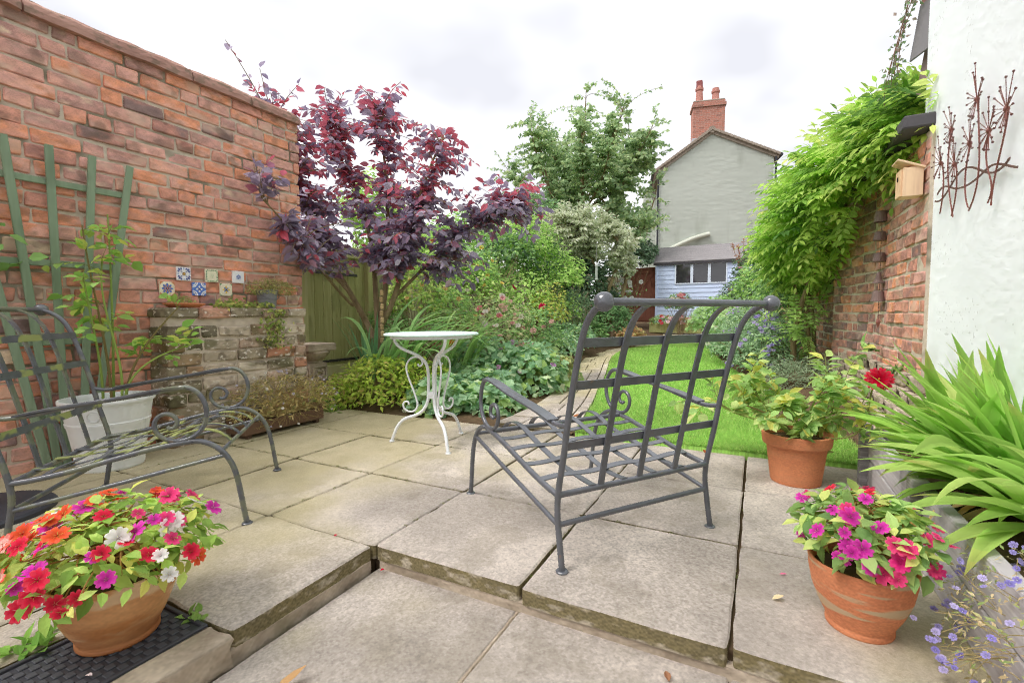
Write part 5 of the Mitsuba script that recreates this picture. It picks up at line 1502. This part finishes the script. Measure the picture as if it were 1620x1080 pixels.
# trees beyond the left fence
for k, (c, rad, n, cols, lab) in enumerate([(CR(-2.35, 8.2, 2.45), (.5, .6, .7), 1500, LG, 'yellow-green tree glimpsed behind the gate through purple leaves'), (CR(-1.0, 9.6, 2.1), (1.3, .8, .75), 3000, MG + LG, 'mid-green bushy tree behind the fence and the purple tree'), (CR(.6, 11.8, 2.7), (1.5, 1.0, 1.1), 3000, DK + MG, 'dark green bushy tree behind the tall yellow-green shrub')]):
    t, lv, r = shrub('bushy_tree', lab, 220 + k, [(c, rad, n, .10, .065, cols, dict(bump=.5, freq=1.6)), (c - V3(0, 0, .8), (rad[0] * .8, rad[1] * .8, .9), n // 2, .10, .065, cols, dict(bump=.4, freq=1.6))], cat='tree')
    put_leaves(t, lv)

# right border
t, lv, r = shrub('grey_mound', 'fine grey-green lavender-like mound at the lawn edge behind the potted rose', 301, [(CR(2.72, 4.72, .05), (.30, .4, .36), 1300, .06, .012, [(132, 150, 118), (150, 166, 134), (112, 130, 100)], dict(bump=.3)), (CR(2.95, 4.6, .05), (.35, .3, .40), 900, .06, .012, [(132, 150, 118), (150, 166, 134)], dict(bump=.3))], cat='plant')
put_leaves(t, lv)
ASTER = [(142, 170, 128), (122, 152, 114), (164, 186, 146), (108, 136, 104)]
t, lv, r = shrub('aster', 'sprawling lilac-blue asters with grey-green leaves against the right wall', 302, [(CR(3.02, 5.7, .25), (.42, .45, .52), 1900, .06, .022, ASTER, dict(bump=.35)), (CR(3.2, 5.6, .35), (.34, .4, .55), 1100, .06, .022, ASTER, dict(bump=.35)), (CR(3.05, 6.4, .35), (.4, .4, .55), 1300, .06, .022, ASTER, dict(bump=.35))], cat='flower')
put_leaves(t, lv)
for q_ in surf(r, lv, 26, .5):
    for _ in range(r.integers(3, 7)):
        m, c = petals(q_ + r.normal(0, .03, 3), nrm(CAM - q_) + V3(0, 0, .8), .022, lin(*[(176, 160, 220), (158, 146, 214), (196, 180, 228)][r.integers(3)]), 8, (206, 190, 150), r); add('flower', m, 'petal', t, color=c)
t, lv, r = shrub('hydrangea', 'pale green bush with creamy white flower heads at the far lawn edge', 303, [(CR(3.75, 8.0, .45), (.45, .5, .48), 1500, .08, .06, [(156, 182, 124), (134, 164, 104), (182, 200, 152)], dict(bump=.3)), (CR(3.85, 8.9, .6), (.5, .5, .55), 1200, .08, .06, [(156, 182, 124), (134, 164, 104)], dict(bump=.3)), (CR(3.35, 7.5, .32), (.25, .3, .28), 500, .07, .05, MG, dict())])
put_leaves(t, lv)
blossoms(t, r, surf(r, lv, 40, .5), .04, [(236, 236, 216), (222, 230, 200)], n=6, layers=2)
t, lv, r = shrub('lilac_flower', 'mauve flowering perennial in the middle of the right border', 304, [(CR(3.45, 7.0, .45), (.36, .4, .5), 1000, .06, .03, ASTER, dict(bump=.35)), (CR(3.7, 7.2, .55), (.4, .4, .55), 1100, .06, .03, ASTER + LG, dict(bump=.35))], cat='flower')
put_leaves(t, lv)
for q_ in surf(r, lv, 12, .6):
    for _ in range(5):
        m, c = petals(q_ + r.normal(0, .04, 3), V3(-.3, -.7, .8), .026, lin(182, 160, 216), 6, (200, 180, 160), r); add('flower', m, 'petal', t, color=c)
t, lv, r = shrub('rose_bush', 'dark-leaved climbing rose with pale pink blooms beside the shed', 305, [(CR(4.55, 9.4, 1.0), (.45, .45, .62), 1700, .065, .042, DK + [(104, 130, 84)], dict(bump=.4)), (CR(4.75, 9.3, 1.6), (.4, .4, .55), 1100, .065, .042, DK + [(124, 140, 88)], dict(bump=.45)), (CR(5.0, 9.2, 1.25), (.5, .4, .6), 1000, .065, .042, LG + MG, dict(bump=.4))])
put_leaves(t, lv)
blossoms(t, r, surf(r, lv, 20, .2), .045, [(232, 196, 190), (240, 224, 214), (214, 160, 176)], n=7, layers=2)
tq = thing('garden_trellis', 'pale blue diamond lattice panel half hidden by the climbing rose', 'trellis')
for k in range(9):
    for sgn in (1, -1):
        x0 = -.95 + k * .12
        add('lath', bar((x0, 11.6 + .008 * sgn, .55), (x0 + .55 * sgn, 11.6 + .008 * sgn, 1.25), .008, .02, .001, (0, 1, 0)), 'shed_paint', tq, uv=(.6, 0))
r = rng_(306)
sh_ = thing('dock_spike', 'tall russet seed spikes standing before the shed roof', 'plant')
for k in range(5):
    b = CR(4.72 + r.normal(0, .08), 9.6, .9); e = CR(4.62 + r.normal(0, .12), 9.6, 2.35 + r.uniform(-.25, .15))
    sp_ = spline([b, (b + e) / 2 + V3(.03, 0, 0), e], 24)
    add('stem', tube(sp_, np.linspace(.008, .003, 24), 5), 'matte', sh_, color=lin(136, 100, 80))
    P_ = sp_[8:][r.integers(0, 16, 60)]
    lv = leaves(P_, rdir(r, 60) + V3(0, 0, .3), rdir(r, 60), .05, .03, tones(r, 60, [(168, 124, 108), (146, 104, 86), (178, 150, 120)])); m, c = solid(lv); add('seed_spike', m, 'leaf', sh_, color=c, kind='stuff')

# flower trough and stone edge before the shed
tf = thing('flower_trough', 'mossy wooden trough of red and pink flowers before the shed', 'trough')
add('body', cbox((1.3, .3, .26), .02, (-1.93, 13.1, .47)), 'green_wood', tf, uv=(.0, 0))
fb, lv, r = shrub('red_flowers', 'red and pink bedding flowers filling the trough before the shed', 307, [(V3(-2.2, 13.05, .62), (.42, .22, .2), 500, .06, .04, MG + [(150, 120, 80)], dict()), (V3(-1.6, 13.05, .60), (.4, .22, .16), 450, .06, .04, MG + [(160, 130, 80)], dict())], cat='flower', stem=V3(-1.93, 13.1, .58))
put_leaves(fb, lv)
blossoms(fb, r, surf(r, lv, 46, .5, lambda P: (P[:, 0] < -1.5) + .15), .05, [(206, 48, 78), (226, 92, 120), (236, 206, 206), (198, 40, 60)], n=5)
fb, lv, r = shrub('pink_rose', 'small rose bush with dusky pink and cream blooms before the blue shed', 308, [(CR(3.95, 11.2, 1.0), (.35, .3, .35), 600, .06, .04, DK + MG, dict())], cat='flower')
put_leaves(fb, lv)
blossoms(fb, r, surf(r, lv, 20, .5), .055, [(190, 96, 110), (214, 150, 150), (238, 226, 206)], n=7, layers=2)

# wisteria
r = rng_(310)
ws = thing('wisteria', 'big bright green wisteria hanging over the top of the right brick wall', 'climbing plant')
WT = [spline([(.42, 6.15, .0), (.36, 6.1, .55), (.46, 6.0, 1.1), (.62, 5.85, 1.55), (.75, 5.6, 1.95)], 30), spline([(.50, 6.25, .0), (.50, 6.22, .7), (.48, 6.3, 1.3), (.5, 6.4, 1.9)], 24), spline([(.55, 6.3, .0), (.56, 6.4, .8), (.45, 6.8, 1.4), (.3, 7.2, 1.75)], 24),
      spline([(.62, 5.85, 1.5), (.72, 5.4, 1.7), (.74, 5.1, 1.74), (.76, 4.9, 1.72)], 20), spline([(.52, 6.28, .3), (.42, 6.5, .9), (.36, 6.4, 1.3)], 18)]
for k, l in enumerate(WT): add('stem', tube(l, np.linspace(.036 if k == 0 else .024, .014, len(l)), 9), 'bark', ws, smooth=True)
spine = spline([(1.02, 3.98, 2.10), (.95, 4.6, 2.12), (.70, 5.4, 1.98), (.54, 6.2, 1.78), (.50, 7.0, 1.66), (.60, 7.6, 1.5)], 60)
rads = np.interp(np.linspace(0, 1, 60), [0, .1, .25, .5, .8, 1], [.16, .28, .40, .50, .48, .36])
SC = [(162, 196, 84), (146, 182, 74), (184, 208, 106), (160, 190, 80), (116, 154, 64), (82, 118, 58)]


def frond(r, P, d, L, nl, ll, lw, cols, dark=1.0):
    s = np.linspace(.12, 1, nl)
    sag = V3(0, 0, -1) * (s ** 1.8)[:, None] * L * r.uniform(.08, .32)
    pts = P + d * (s * L)[:, None] + sag
    tgt = nrm(np.gradient(pts, axis=0)); sd_ = nrm(np.cross(tgt, [0, 0, 1.0]))
    Pq = np.repeat(pts, 2, 0)[:-1]; Dq = np.stack([tgt * .55 + sd_, tgt * .55 - sd_], 1).reshape(-1, 3)[:-1]
    Dq[-1] = tgt[-1]; Dq = Dq + V3(0, 0, -.15) + r.normal(0, .12, Dq.shape)
    n = len(Pq); Nq = np.cross(np.repeat(sd_, 2, 0)[:-1], np.repeat(tgt, 2, 0)[:-1]); Nq *= np.sign(Nq[:, 2:3] + 1e-6)
    sz = np.sin(np.clip(np.linspace(.25, .9, n), 0, 1) * PI) * .4 + .65
    c = tones(r, 1, cols)[0] * dark
    lv = leaves(Pq, Dq, Nq + r.normal(0, .15, Nq.shape), ll * sz, lw * sz, np.clip(c * r.normal(1, .08, (n, 1)), 0, .95), fine=True, curl=.2)
    m, cc = solid(lv)
    t_ = tube(np.vstack([P, pts]), .0018, 3, False)
    return (join([m, t_]), np.vstack([cc, np.broadcast_to(c * .8, (len(t_[0]), 3))]))


def fronds(parent, r, Ps, Ds, Lr, ll, lw, cols, parts, darks=None):
    fs = [frond(r, p, nrm(d), r.uniform(*Lr), r.integers(5, 8), ll * r.uniform(.85, 1.2), lw, cols, 1 if darks is None else darks[i]) for i, (p, d) in enumerate(zip(Ps, Ds))]
    dist = np.array([np.linalg.norm(f[0][0].mean(0) - CAM) for f in fs]); vis = np.array([np.dot(d, CAM - p) for p, d in zip(Ps, Ds)])
    order = np.argsort(dist - .8 * (vis > 0))
    for i in order[:parts]: add('leaf', fs[i][0], 'leaf', parent, color=fs[i][1])
    rest = [fs[i] for i in order[parts:]]
    if rest:
        m, c = joinc(rest); add('foliage', m, 'leaf', parent, color=c, kind='stuff')


NW = 1350
k = np.clip((r.beta(1.15, 1.05, NW) * 59), 0, 59).astype(int)
d = rdir(r, NW); d[:, 0] -= .25; d = nrm(d)
rr_ = (.55 + .45 * r.uniform(0, 1, NW) ** .5) * (1 + .5 * (meshkit.fbm(np.c_[k * .12, d[:, 1:] * 1.5], 2, 6) - .5))
Ps = spine[k] + d * (rads[k] * rr_ * .82)[:, None]
Ds = d * .9 + V3(-.28, -.22, .22) + rdir(r, NW) * .45
out_ = np.array([max(p[0] - .72, 0) for p in Ps])
keep = ~((Ps[:, 0] > .76) & (Ps[:, 2] < 1.95)) & ~((Ps[:, 1] < 4.75) & (Ps[:, 2] < 1.90))
fronds(ws, r, Ps[keep], Ds[keep], (.22, .36), .10, .044, SC, 300)
# low young shoots from its foot
NQ = 46
P2 = np.array([.40, 6.05, .72]) + r.normal(0, 1, (NQ, 3)) * [.10, .22, .18]
fronds(ws, r, P2, rdir(r, NQ) + V3(-.5, -.3, .2), (.18, .3), .07, .03, LG, 46)
t, lv, r = shrub('border_climber', 'mid-green leafy mass hanging beyond the wisteria at the far right', 311, [(CR(4.35, 8.3, 1.15), (.5, .5, .7), 1500, .07, .045, LG + MG, dict(bump=.4)), (CR(4.25, 7.4, 1.0), (.45, .45, .6), 1400, .07, .045, MG, dict(bump=.4)), (CR(4.05, 6.9, .8), (.3, .4, .5), 700, .06, .04, MG + DK, dict(bump=.4))], cat='climbing plant')
put_leaves(t, lv)
# sprig of climber by the house eaves
r = rng_(312)
sg_ = thing('eaves_creeper', 'thin small-leaved creeper hanging beside the slates at the white house corner', 'climbing plant')
for k in range(5):
    st_ = spline([(.92, 4.02, 3.3 - .05 * k), (.86 - .02 * k, 4.1, 3.0 - .1 * k), (.82 - .02 * k, 4.12, 2.72 - .08 * k), (.80 - .015 * k, 4.13, 2.48 - .06 * k)], 20)
    add('stem', tube(st_, .0025, 5), 'matte', sg_, color=lin(140, 110, 96))
    P_ = st_[r.integers(0, 20, 46)] + r.normal(0, .02, (46, 3))
    put_leaves(sg_, leaves(P_, rdir(r, 46) - V3(0, 0, .5), rdir(r, 46), .034, .022, tones(r, 46, [(124, 150, 110), (148, 128, 120), (110, 136, 96)])))

# ---- potted roses and annuals
def potted_rose(name, label, base, seed, canes, nl, L, W, cols, parts, spread=.35, cat='rose', sz=1.0):
    r = rng_(seed); t = thing(name, label, cat)
    limbs = [spline(np.array(c) * [1, 1, sz] + base, 20) for c in canes]
    for l in limbs: add('cane', tube(l, np.linspace(.0075, .0035, 20), 7), 'matte', t, color=lin(*[(126, 148, 70), (116, 104, 62), (140, 160, 80)][r.integers(3)]))
    tips = np.vstack([l[r.integers(9, 20, 6)] + r.normal(0, spread * .28, (6, 3)) + V3(0, 0, .04) for l in limbs])
    tb_, lv = twigs(r, limbs, tips, nl, L, W, cols, droop=.15, start=.35, r=.0022, fine=True, up=1.1)
    add('twigs', tb_, 'matte', t, color=lin(122, 132, 70), kind='stuff')
    put_leaves(t, lv, parts)
    return t, lv, r


t, lv, r = potted_rose('potted_rose', 'tall leggy green rose growing in the white pot up the trellis', V3(-3.27, 1.33, .34), 401,
                       [[(0, 0, 0), (-.02, -.01, .35), (-.05, -.04, .7), (-.08, -.06, 1.02)], [(.03, .03, 0), (.02, .03, .3), (-.03, .0, .6), (-.06, .02, .85)], [(-.03, -.03, 0), (0, -.05, .3), (.03, -.09, .55), (.06, -.12, .72)], [(.02, .06, 0), (.06, .12, .28), (.06, .24, .45), (.05, .36, .58)], [(.04, .05, 0), (.10, .12, .22), (.12, .26, .30), (.12, .38, .33)], [(-.03, .02, 0), (-.04, .04, .5), (-.08, .06, 1.1)]],
                       6, .072, .05, [(132, 176, 80), (110, 156, 66), (156, 194, 100), (176, 184, 84)], 180, .4)
r = rng_(402)
t = thing('climbing_rose_sprig', 'few large soft green rose leaves hanging at the left end of the trellis', 'plant')
P_ = np.array([WX + .1, .92, 1.25]) + r.normal(0, 1, (26, 3)) * [.03, .05, .11]
add('stem', tube(spline([(WX + .07, .90, .6), (WX + .08, .9, 1.0), (WX + .09, .93, 1.45)], 16), .005, 6), 'matte', t, color=lin(120, 140, 70))
put_leaves(t, leaves(P_, rdir(r, 26) - V3(0, 0, .3), rdir(r, 26) * .5 + V3(1, -.2, .5), .085, .06, tones(r, 26, [(132, 172, 96), (116, 156, 84)]), fine=True), 26)
t, lv, r = potted_rose('potted_rose', 'bushy pale green rose with one yellow-leaved side, in the plain terracotta pot', V3(.186, 2.755, .22), 403,
                       [[(0, 0, 0), (-.06, .02, .09), (-.16, .0, .17), (-.24, -.04, .22)], [(.02, 0, 0), (.06, .02, .1), (.16, .06, .18), (.27, .10, .22)], [(0, .03, 0), (-.02, .06, .12), (-.08, .08, .24), (-.10, .1, .31)], [(0, -.02, 0), (.04, -.06, .12), (.05, -.08, .22), (.07, -.1, .30)], [(-.02, 0, 0), (-.10, -.06, .10), (-.24, -.12, .16), (-.34, -.14, .22)], [(.03, .03, 0), (.10, .1, .12), (.17, .16, .2), (.20, .18, .28)], [(0, 0, 0), (.0, -.04, .12), (-.03, -.06, .2), (-.06, -.06, .27)], [(0, 0, 0), (-.08, .04, .1), (-.14, .06, .2), (-.18, .06, .28)], [(0, 0, 0), (.08, -.02, .12), (.22, -.02, .20), (.36, .02, .22)]],
                       19, .062, .048, [(156, 188, 112), (140, 174, 100), (178, 196, 120), (196, 186, 92), (118, 148, 80)], 300, .42, sz=.72)
# red dahlia-like bloom
fl = thing('red_flower', 'single crimson flower with yellow centre on a long stem above the strap leaves', 'flower')
fc = CAM + (FWD * 2.15 + RGT * .775 * 2.15 - UPV * .08 * 2.15)
r = rng_(404)
nv = nrm(CAM - fc + V3(0, 0, .9))
m1 = petals(fc, nv, .058, lin(206, 22, 54), 9, (226, 150, 50), r, cup=.05, wide=1.25); m2 = petals(fc + nv * .006, nv, .044, lin(196, 18, 48), 8, (232, 170, 60), r, cup=.2, wide=1.2)
for m in (m1, m2): add('petals', m[0], 'petal', fl, color=m[1])
add('stem', tube(spline([fc, fc + V3(-.02, .06, -.10), (.45, 2.68, .34), (.30, 2.70, .25)], 18), .004, 6), 'matte', fl, color=lin(124, 130, 72))
lv = leaves(np.array([fc + V3(-.01, .04, -.06), fc + V3(0, .05, -.08), fc + V3(.01, .03, -.05)]), np.array([V3(-.6, .2, .1), V3(.5, .1, -.2), V3(.7, .2, .2)]), V3(0, 0, 1) + np.zeros((3, 3)), .07, .03, tones(r, 3, LG), fine=True)
put_leaves(fl, lv, 3)


def impatiens(label, c, rad, seed, nlf, flw, lcols, group=None, bias=None, fR=.029, leafL=.05):
    r = rng_(seed); t = thing('impatiens_plant', label, 'flower')
    lv, d = mound(r, c, rad, nlf, leafL, leafL * .62, lcols, inner=.45, out=.6, up=.9, bump=.22, fine=True, low=-.35, freq=2.2, curl=.25)
    base = V3(c[0], c[1], c[2] - .04)
    P_ = lv[0][:, 0]
    add('stems', stems(r, base, V3(.05, .05), P_[r.integers(0, len(P_), 90)], .0035), 'matte', t, color=lin(156, 120, 70), kind='stuff')
    put_leaves(t, lv, 300)
    for (cols, n, dirs) in flw:
        for _ in range(n):
            dd = nrm(np.asarray(dirs) + r.normal(0, .42, 3)) if dirs is not None else nrm(r.normal(size=3) + [0, 0, .5])
            if dd[2] < -.25: dd[2] = abs(dd[2])
            p = np.asarray(c) + dd * np.asarray(rad) * r.uniform(.95, 1.12)
            nv = nrm(dd * .8 + nrm(CAM - p) * .45 + V3(0, 0, .35) + r.normal(0, .38, 3))
            if cols == 'striped':
                a, b = lin(236, 96, 84), lin(246, 236, 230)
                cf = lambda k: b if k == -1 else a
                m, cc = petals(p, nv, fR * r.uniform(.85, 1.1), cf, 5, (236, 200, 180), r)
            else:
                m, cc = petals(p, nv, fR * r.uniform(.62, 1.18), lin(*cols), 5, tuple(int(x * .8) for x in cols), r)
            add('flower', m, 'petal', t, color=cc)
    return t


def camdir(a, b, z):     # to the right, towards the viewer, up
    return RGT0 * a - V3(-.46, .888, 0) * b + V3(0, 0, z)


LIM = [(150, 182, 84), (126, 160, 68), (174, 200, 104), (108, 140, 62), (196, 198, 96)]
OR_, MA, RD, PK, WH_ = (244, 96, 60), (224, 60, 180), (228, 46, 76), (238, 70, 130), (244, 242, 238)
impatiens('mass of orange, magenta, red and white busy lizzies filling the tan bowl pot', (-1.505, .605, .235), (.228, .228, .125), 410, 700,
          [(OR_, 9, camdir(-.55, .1, .7)), (OR_, 6, camdir(.0, -.5, .8)), (OR_, 4, camdir(-.2, .6, .8)), (MA, 6, camdir(.1, .1, 1.0)), (MA, 5, camdir(.2, .85, .3)), (MA, 4, camdir(-.2, -.2, .9)), (RD, 8, camdir(.0, 1.0, .0)), (RD, 5, camdir(.75, .55, .25)), (RD, 4, camdir(-.6, .9, -.05)), (WH_, 4, camdir(.8, .2, .5)), (WH_, 3, camdir(.7, .5, .2)), (PK, 5, camdir(.4, -.5, .8)), (PK, 3, camdir(.9, -.1, .4)), ('striped', 7, camdir(-.8, .5, .4)), (WH_, 3, camdir(-.7, .3, .7)), (OR_, 3, camdir(-.95, .5, .0))], LIM, fR=.0245, leafL=.043)
impatiens('pink and magenta busy lizzies mostly on the left side of the streaked bowl pot', (.27, 1.545, .25), (.158, .158, .115), 411, 520,
          [(MA, 9, camdir(-.85, .35, .25)), (MA, 6, camdir(-.6, .7, -.05)), ((238, 52, 140), 4, camdir(-.35, .9, .05)), (PK, 4, camdir(.3, 1.0, .1)), (PK, 3, camdir(-.1, 1, -.2)), (RD, 2, camdir(-.1, -.6, .9)), (PK, 3, camdir(-.25, -.5, 1)), (RD, 2, camdir(.45, -.5, .8)), (PK, 3, camdir(.8, .75, -.3))], [(140, 172, 96), (118, 150, 80), (164, 190, 112), (190, 196, 104), (104, 136, 76)], fR=.0215, leafL=.047)

# agapanthus in the planter
r = rng_(420)
ag = thing('agapanthus', 'big fountain of bright green strap leaves in the grey planter', 'plant')
AB = [V3(.78, 2.30, .24), V3(.80, 2.12, .24), V3(.76, 2.45, .24), V3(.80, 1.95, .24), V3(.74, 2.2, .24)]
AGC = [(150, 190, 82), (132, 174, 68), (172, 204, 104), (120, 158, 66)]
bladeset(ag, r, AB, 60, (.38, .55), (.044, .064), lambda q: PI + q.normal(.25, .5), (.4, 1.05), (.25, .9), AGC, tip=(196, 190, 110), stiff=2.0, nn=12)
bladeset(ag, r, AB, 44, (.42, .57), (.042, .062), lambda q: PI + q.normal(.1, .9), (.95, 1.4), (.05, .55), AGC, tip=(200, 190, 116), stiff=1.9, nn=12)
AB2 = [V3(.74, 1.80, .24), V3(.78, 1.95, .24), V3(.72, 2.05, .24), V3(.76, 1.66, .24)]
bladeset(ag, r, AB2, 44, (.34, .52), (.046, .066), lambda q: PI + q.normal(.1, .8), (.2, 1.1), (.7, 1.8), [(150, 184, 84), (128, 164, 70), (170, 198, 98)], tip=(196, 186, 110), nn=12)
bladeset(ag, r, AB2 + AB, 14, (.26, .42), (.020, .034), lambda q: PI + q.normal(.2, .8), (.1, .7), (1.4, 2.4), [(206, 178, 118), (190, 160, 104), (214, 196, 140)], nn=12)
# lobelia spilling over the planter's near end
r = rng_(421)
lo = thing('lobelia', 'straggly lilac-flowered lobelia at the near end of the planter, lower right corner', 'flower')
lc = V3(.58, 1.34, .12)
lv, d = mound(r, lc, (.18, .30, .20), 1500, .018, .006, [(150, 160, 92), (176, 158, 116), (128, 150, 88), (196, 180, 140)], bump=.4, low=-.5)
tp = lc + rdir(r, 150) * [.2, .30, .2]
add('stems', stems(r, lc - V3(0, 0, .05), V3(.08, .14), tp, .0015), 'matte', lo, color=lin(168, 150, 104), kind='stuff')
put_leaves(lo, lv)
blossoms(lo, r, tp[r.integers(0, 150, 170)] + r.normal(0, .016, (170, 3)), .008, [(172, 160, 226), (150, 138, 214), (196, 186, 236)], n=5, eye=(240, 240, 250))

# plants on and under the ledge
r = rng_(430)
t = thing('straw_plant', 'dry straw-coloured wiry plant filling the low trough by the ledge', 'plant')
lc = V3(-3.17, 2.36, .20)
lv, d = mound(r, lc, (.24, .42, .22), 1500, .04, .012, [(164, 148, 92), (140, 132, 80), (186, 168, 116), (122, 122, 70)], bump=.35, low=-.3)
tp = lc + rdir(r, 240) * [.26, .46, .24]; tp[:, 2] = np.maximum(tp[:, 2], .06)
add('stems', stems(r, lc - V3(0, 0, .08), V3(.06, .26), tp, .0016), 'matte', t, color=lin(170, 150, 100), kind='stuff'); put_leaves(t, lv)
blossoms(t, r, tp[:60], .009, [(236, 234, 224), (190, 184, 206)], n=5)
t = thing('bucket_plant', 'wispy olive plant spilling from the grey zinc bucket', 'plant')
lc = bk + V3(.0, .04, .16)
lv, d = mound(r, lc, (.11, .20, .075), 700, .028, .01, [(150, 146, 84), (128, 138, 76), (170, 164, 104)], bump=.4, low=-.6)
add('stems', stems(r, lc - V3(0, 0, .04), V3(.04, .04), lv[0][r.integers(0, len(lv[0]), 80), 0], .0014), 'matte', t, color=lin(150, 140, 92), kind='stuff'); put_leaves(t, lv)
t = thing('creeping_ivy', 'small-leaved creeper trailing along the ledge top and down its face', 'climbing plant')
P_ = np.vstack([np.c_[np.full(170, BX - .02) + r.normal(0, .03, 170), r.uniform(1.98, 2.42, 170), .915 + r.uniform(0, .035, 170)], np.c_[np.full(230, BX + .025) + r.normal(0, .012, 230), 2.40 + r.normal(0, .055, 230), .90 - r.uniform(0, 1, 230) ** 1.3 * .30]])
P_ = np.vstack([P_, np.c_[np.full(60, BX - .03) + r.normal(0, .03, 60), 2.14 + r.normal(0, .06, 60), .94 + r.normal(0, .018, 60)]])
add('stems', join([tube(spline([(BX - .02, 2.0, .912), (BX - .0, 2.2, .918), (BX + .01, 2.38, .912)], 12), .002, 4), tube(spline([(BX - .01, 2.39, .915), (BX + .018, 2.40, .85), (BX + .018, 2.42, .62)], 12), .002, 4)]), 'matte', t, color=lin(120, 110, 70), kind='stuff')
put_leaves(t, leaves(P_, rdir(r, len(P_)) - V3(0, 0, .4), rdir(r, len(P_)) * .5 + V3(.8, -.3, .5), .026, .02, tones(r, len(P_), [(118, 142, 66), (150, 164, 84), (92, 112, 56), (178, 176, 96)])))
t = thing('saucer_plant', 'tiny green plant growing in the terracotta saucer', 'plant')
lv, d = mound(r, V3(BX - .09, 1.80, .935), (.07, .08, .05), 160, .022, .014, [(120, 140, 78), (150, 160, 96)], low=-.1); put_leaves(t, lv)

# weeds in the joints and small ferns on the wall
def weed(label, c, R, n, L, W, cols, seed, up=1.0):
    r = rng_(seed); t = thing('weed', label, 'weed')
    D = rdir(r, n); D[:, 2] = np.abs(D[:, 2]) * up
    P_ = np.asarray(c) + r.normal(0, 1, (n, 3)) * [R, R, .004]
    put_leaves(t, leaves(P_, D, rdir(r, n) * .4 + V3(0, 0, 1), r.uniform(.7, 1.3, n) * L, W, tones(r, n, cols), fine=True), n)


weed('tuft of bright green leaves in the bottom left corner', (-1.655, .495, .0), .022, 26, .05, .022, [(126, 168, 72), (104, 146, 60)], 501)
weed('little green seedling in the joint behind the drain cover', (-1.40, .739, -.004), .014, 16, .035, .022, [(140, 174, 90), (116, 150, 70)], 502)
weed('small fern tuft on the right wall below the chain of buckets', (.80, 4.62, .55), .02, 22, .07, .03, [(120, 146, 84), (98, 126, 70)], 503)
weed('small fern tuft on the plinth nearer the white wall', (.82, 4.02, .44), .02, 18, .07, .03, [(120, 146, 84), (98, 126, 70)], 504)
weed('low green tuft where the plinth meets the brick wall', (.78, 5.0, .44), .03, 20, .06, .03, [(120, 146, 84), (98, 126, 70)], 505)
weed('sprawling green weed at the wall foot right of the pedestal', (-3.42, 2.98, .0), .06, 40, .08, .035, [(116, 150, 72), (140, 172, 84)], 506)


# moss and grit in the open joints
r = rng_(520)
mp = []
for _ in range(520):
    if r.uniform() < .5: x, y = XC[r.integers(1, 7)] + r.normal(0, .002), r.uniform(1.3, 3.08)
    else: x, y = r.uniform(-3.4, .5), YR[r.integers(1, 3)] + r.normal(0, .002)
    if r.uniform() > (.25 if x > -1 else .9): continue
    mp.append((x, y, -.006 + r.uniform(-.004, .004)))
mp = np.repeat(np.array(mp), 7, 0); mp = mp + r.normal(0, 1, mp.shape) * [.006, .006, .001]
D = rdir(r, len(mp)); D[:, 2] = np.abs(D[:, 2]) + .3
m, c = solid(leaves(mp, D, rdir(r, len(mp)), .008, .004, tones(r, len(mp), [(104, 116, 60), (84, 92, 52), (126, 124, 74), (96, 84, 64)])))
add('moss', m, 'leaf', color=c, label='dark green moss tufts in the joints between the patio slabs', cat='moss', kind='stuff')


# fallen petals and leaves
def litter(label, name, x, y, z, L, W, col, a, curl=.5, cat=None):
    lv = leaves([(x, y, z + .004)], [(math.cos(a), math.sin(a), .05)], [(0, 0, 1)], L, W, lin(*col), fine=True, curl=-curl * .3, fold=.5)
    m, c = solid(lv); add(name, m, 'petal', color=c, label=label, cat=cat or ('leaf' if 'leaf' in name else 'petal'))


litter('curled tan dead leaf on the lower slab near the concrete edge', 'fallen_leaf', -1.045, .72, -.082, .085, .03, (206, 168, 120), 1.2, 1)
litter('cream petal lying on the slab left of the streaked pot', 'fallen_petal', .055, 1.555, .003, .035, .022, (240, 224, 180), .4, 1)
litter('small pink petal on the slab left of the streaked pot', 'fallen_petal', .08, 1.72, .003, .022, .012, (226, 130, 160), .1)
litter('white petal on the patio beside the planter and streaked pot', 'fallen_petal', .432, 1.62, .003, .03, .014, (240, 236, 234), -.3)
litter('white petal on the left slab by the tan pot', 'fallen_petal', -1.80, .60, .003, .028, .02, (240, 232, 226), .7)
litter('pale pink petal on the drain cover before the tan pot', 'fallen_petal', -1.40, .49, -.003, .022, .013, (244, 226, 226), .2)
litter('red petal in the inside corner of the step', 'fallen_petal', -1.20, 1.262, -.08, .016, .014, (206, 30, 60), .7)
litter('red petal on the slab before the left armchair', 'fallen_petal', -1.42, 1.255, .003, .014, .012, (206, 40, 70), 1.7)
litter('brown crumbled leaf on the lower slab under the long step', 'fallen_leaf', -.18, 1.20, -.082, .03, .02, (164, 120, 92), 2.0)
litter('orange brown leaf on the path near the armchair', 'fallen_leaf', -1.28, 3.5, .04, .06, .035, (196, 130, 84), .5, 1)
litter('rust-coloured leaf at the lawn corner beside the plain pot', 'fallen_leaf', -.25, 3.02, .003, .05, .03, (176, 96, 60), 2.2, 1)

litter('white petal lying on the lawn behind the armchair back', 'fallen_petal', -1.02, 5.6, .105, .05, .04, (240, 240, 232), .3)
litter('pale yellow leaf lying on the near lawn, seen through the armchair', 'fallen_leaf', -.42, 4.35, .07, .06, .035, (222, 206, 140), 1.0, 1)
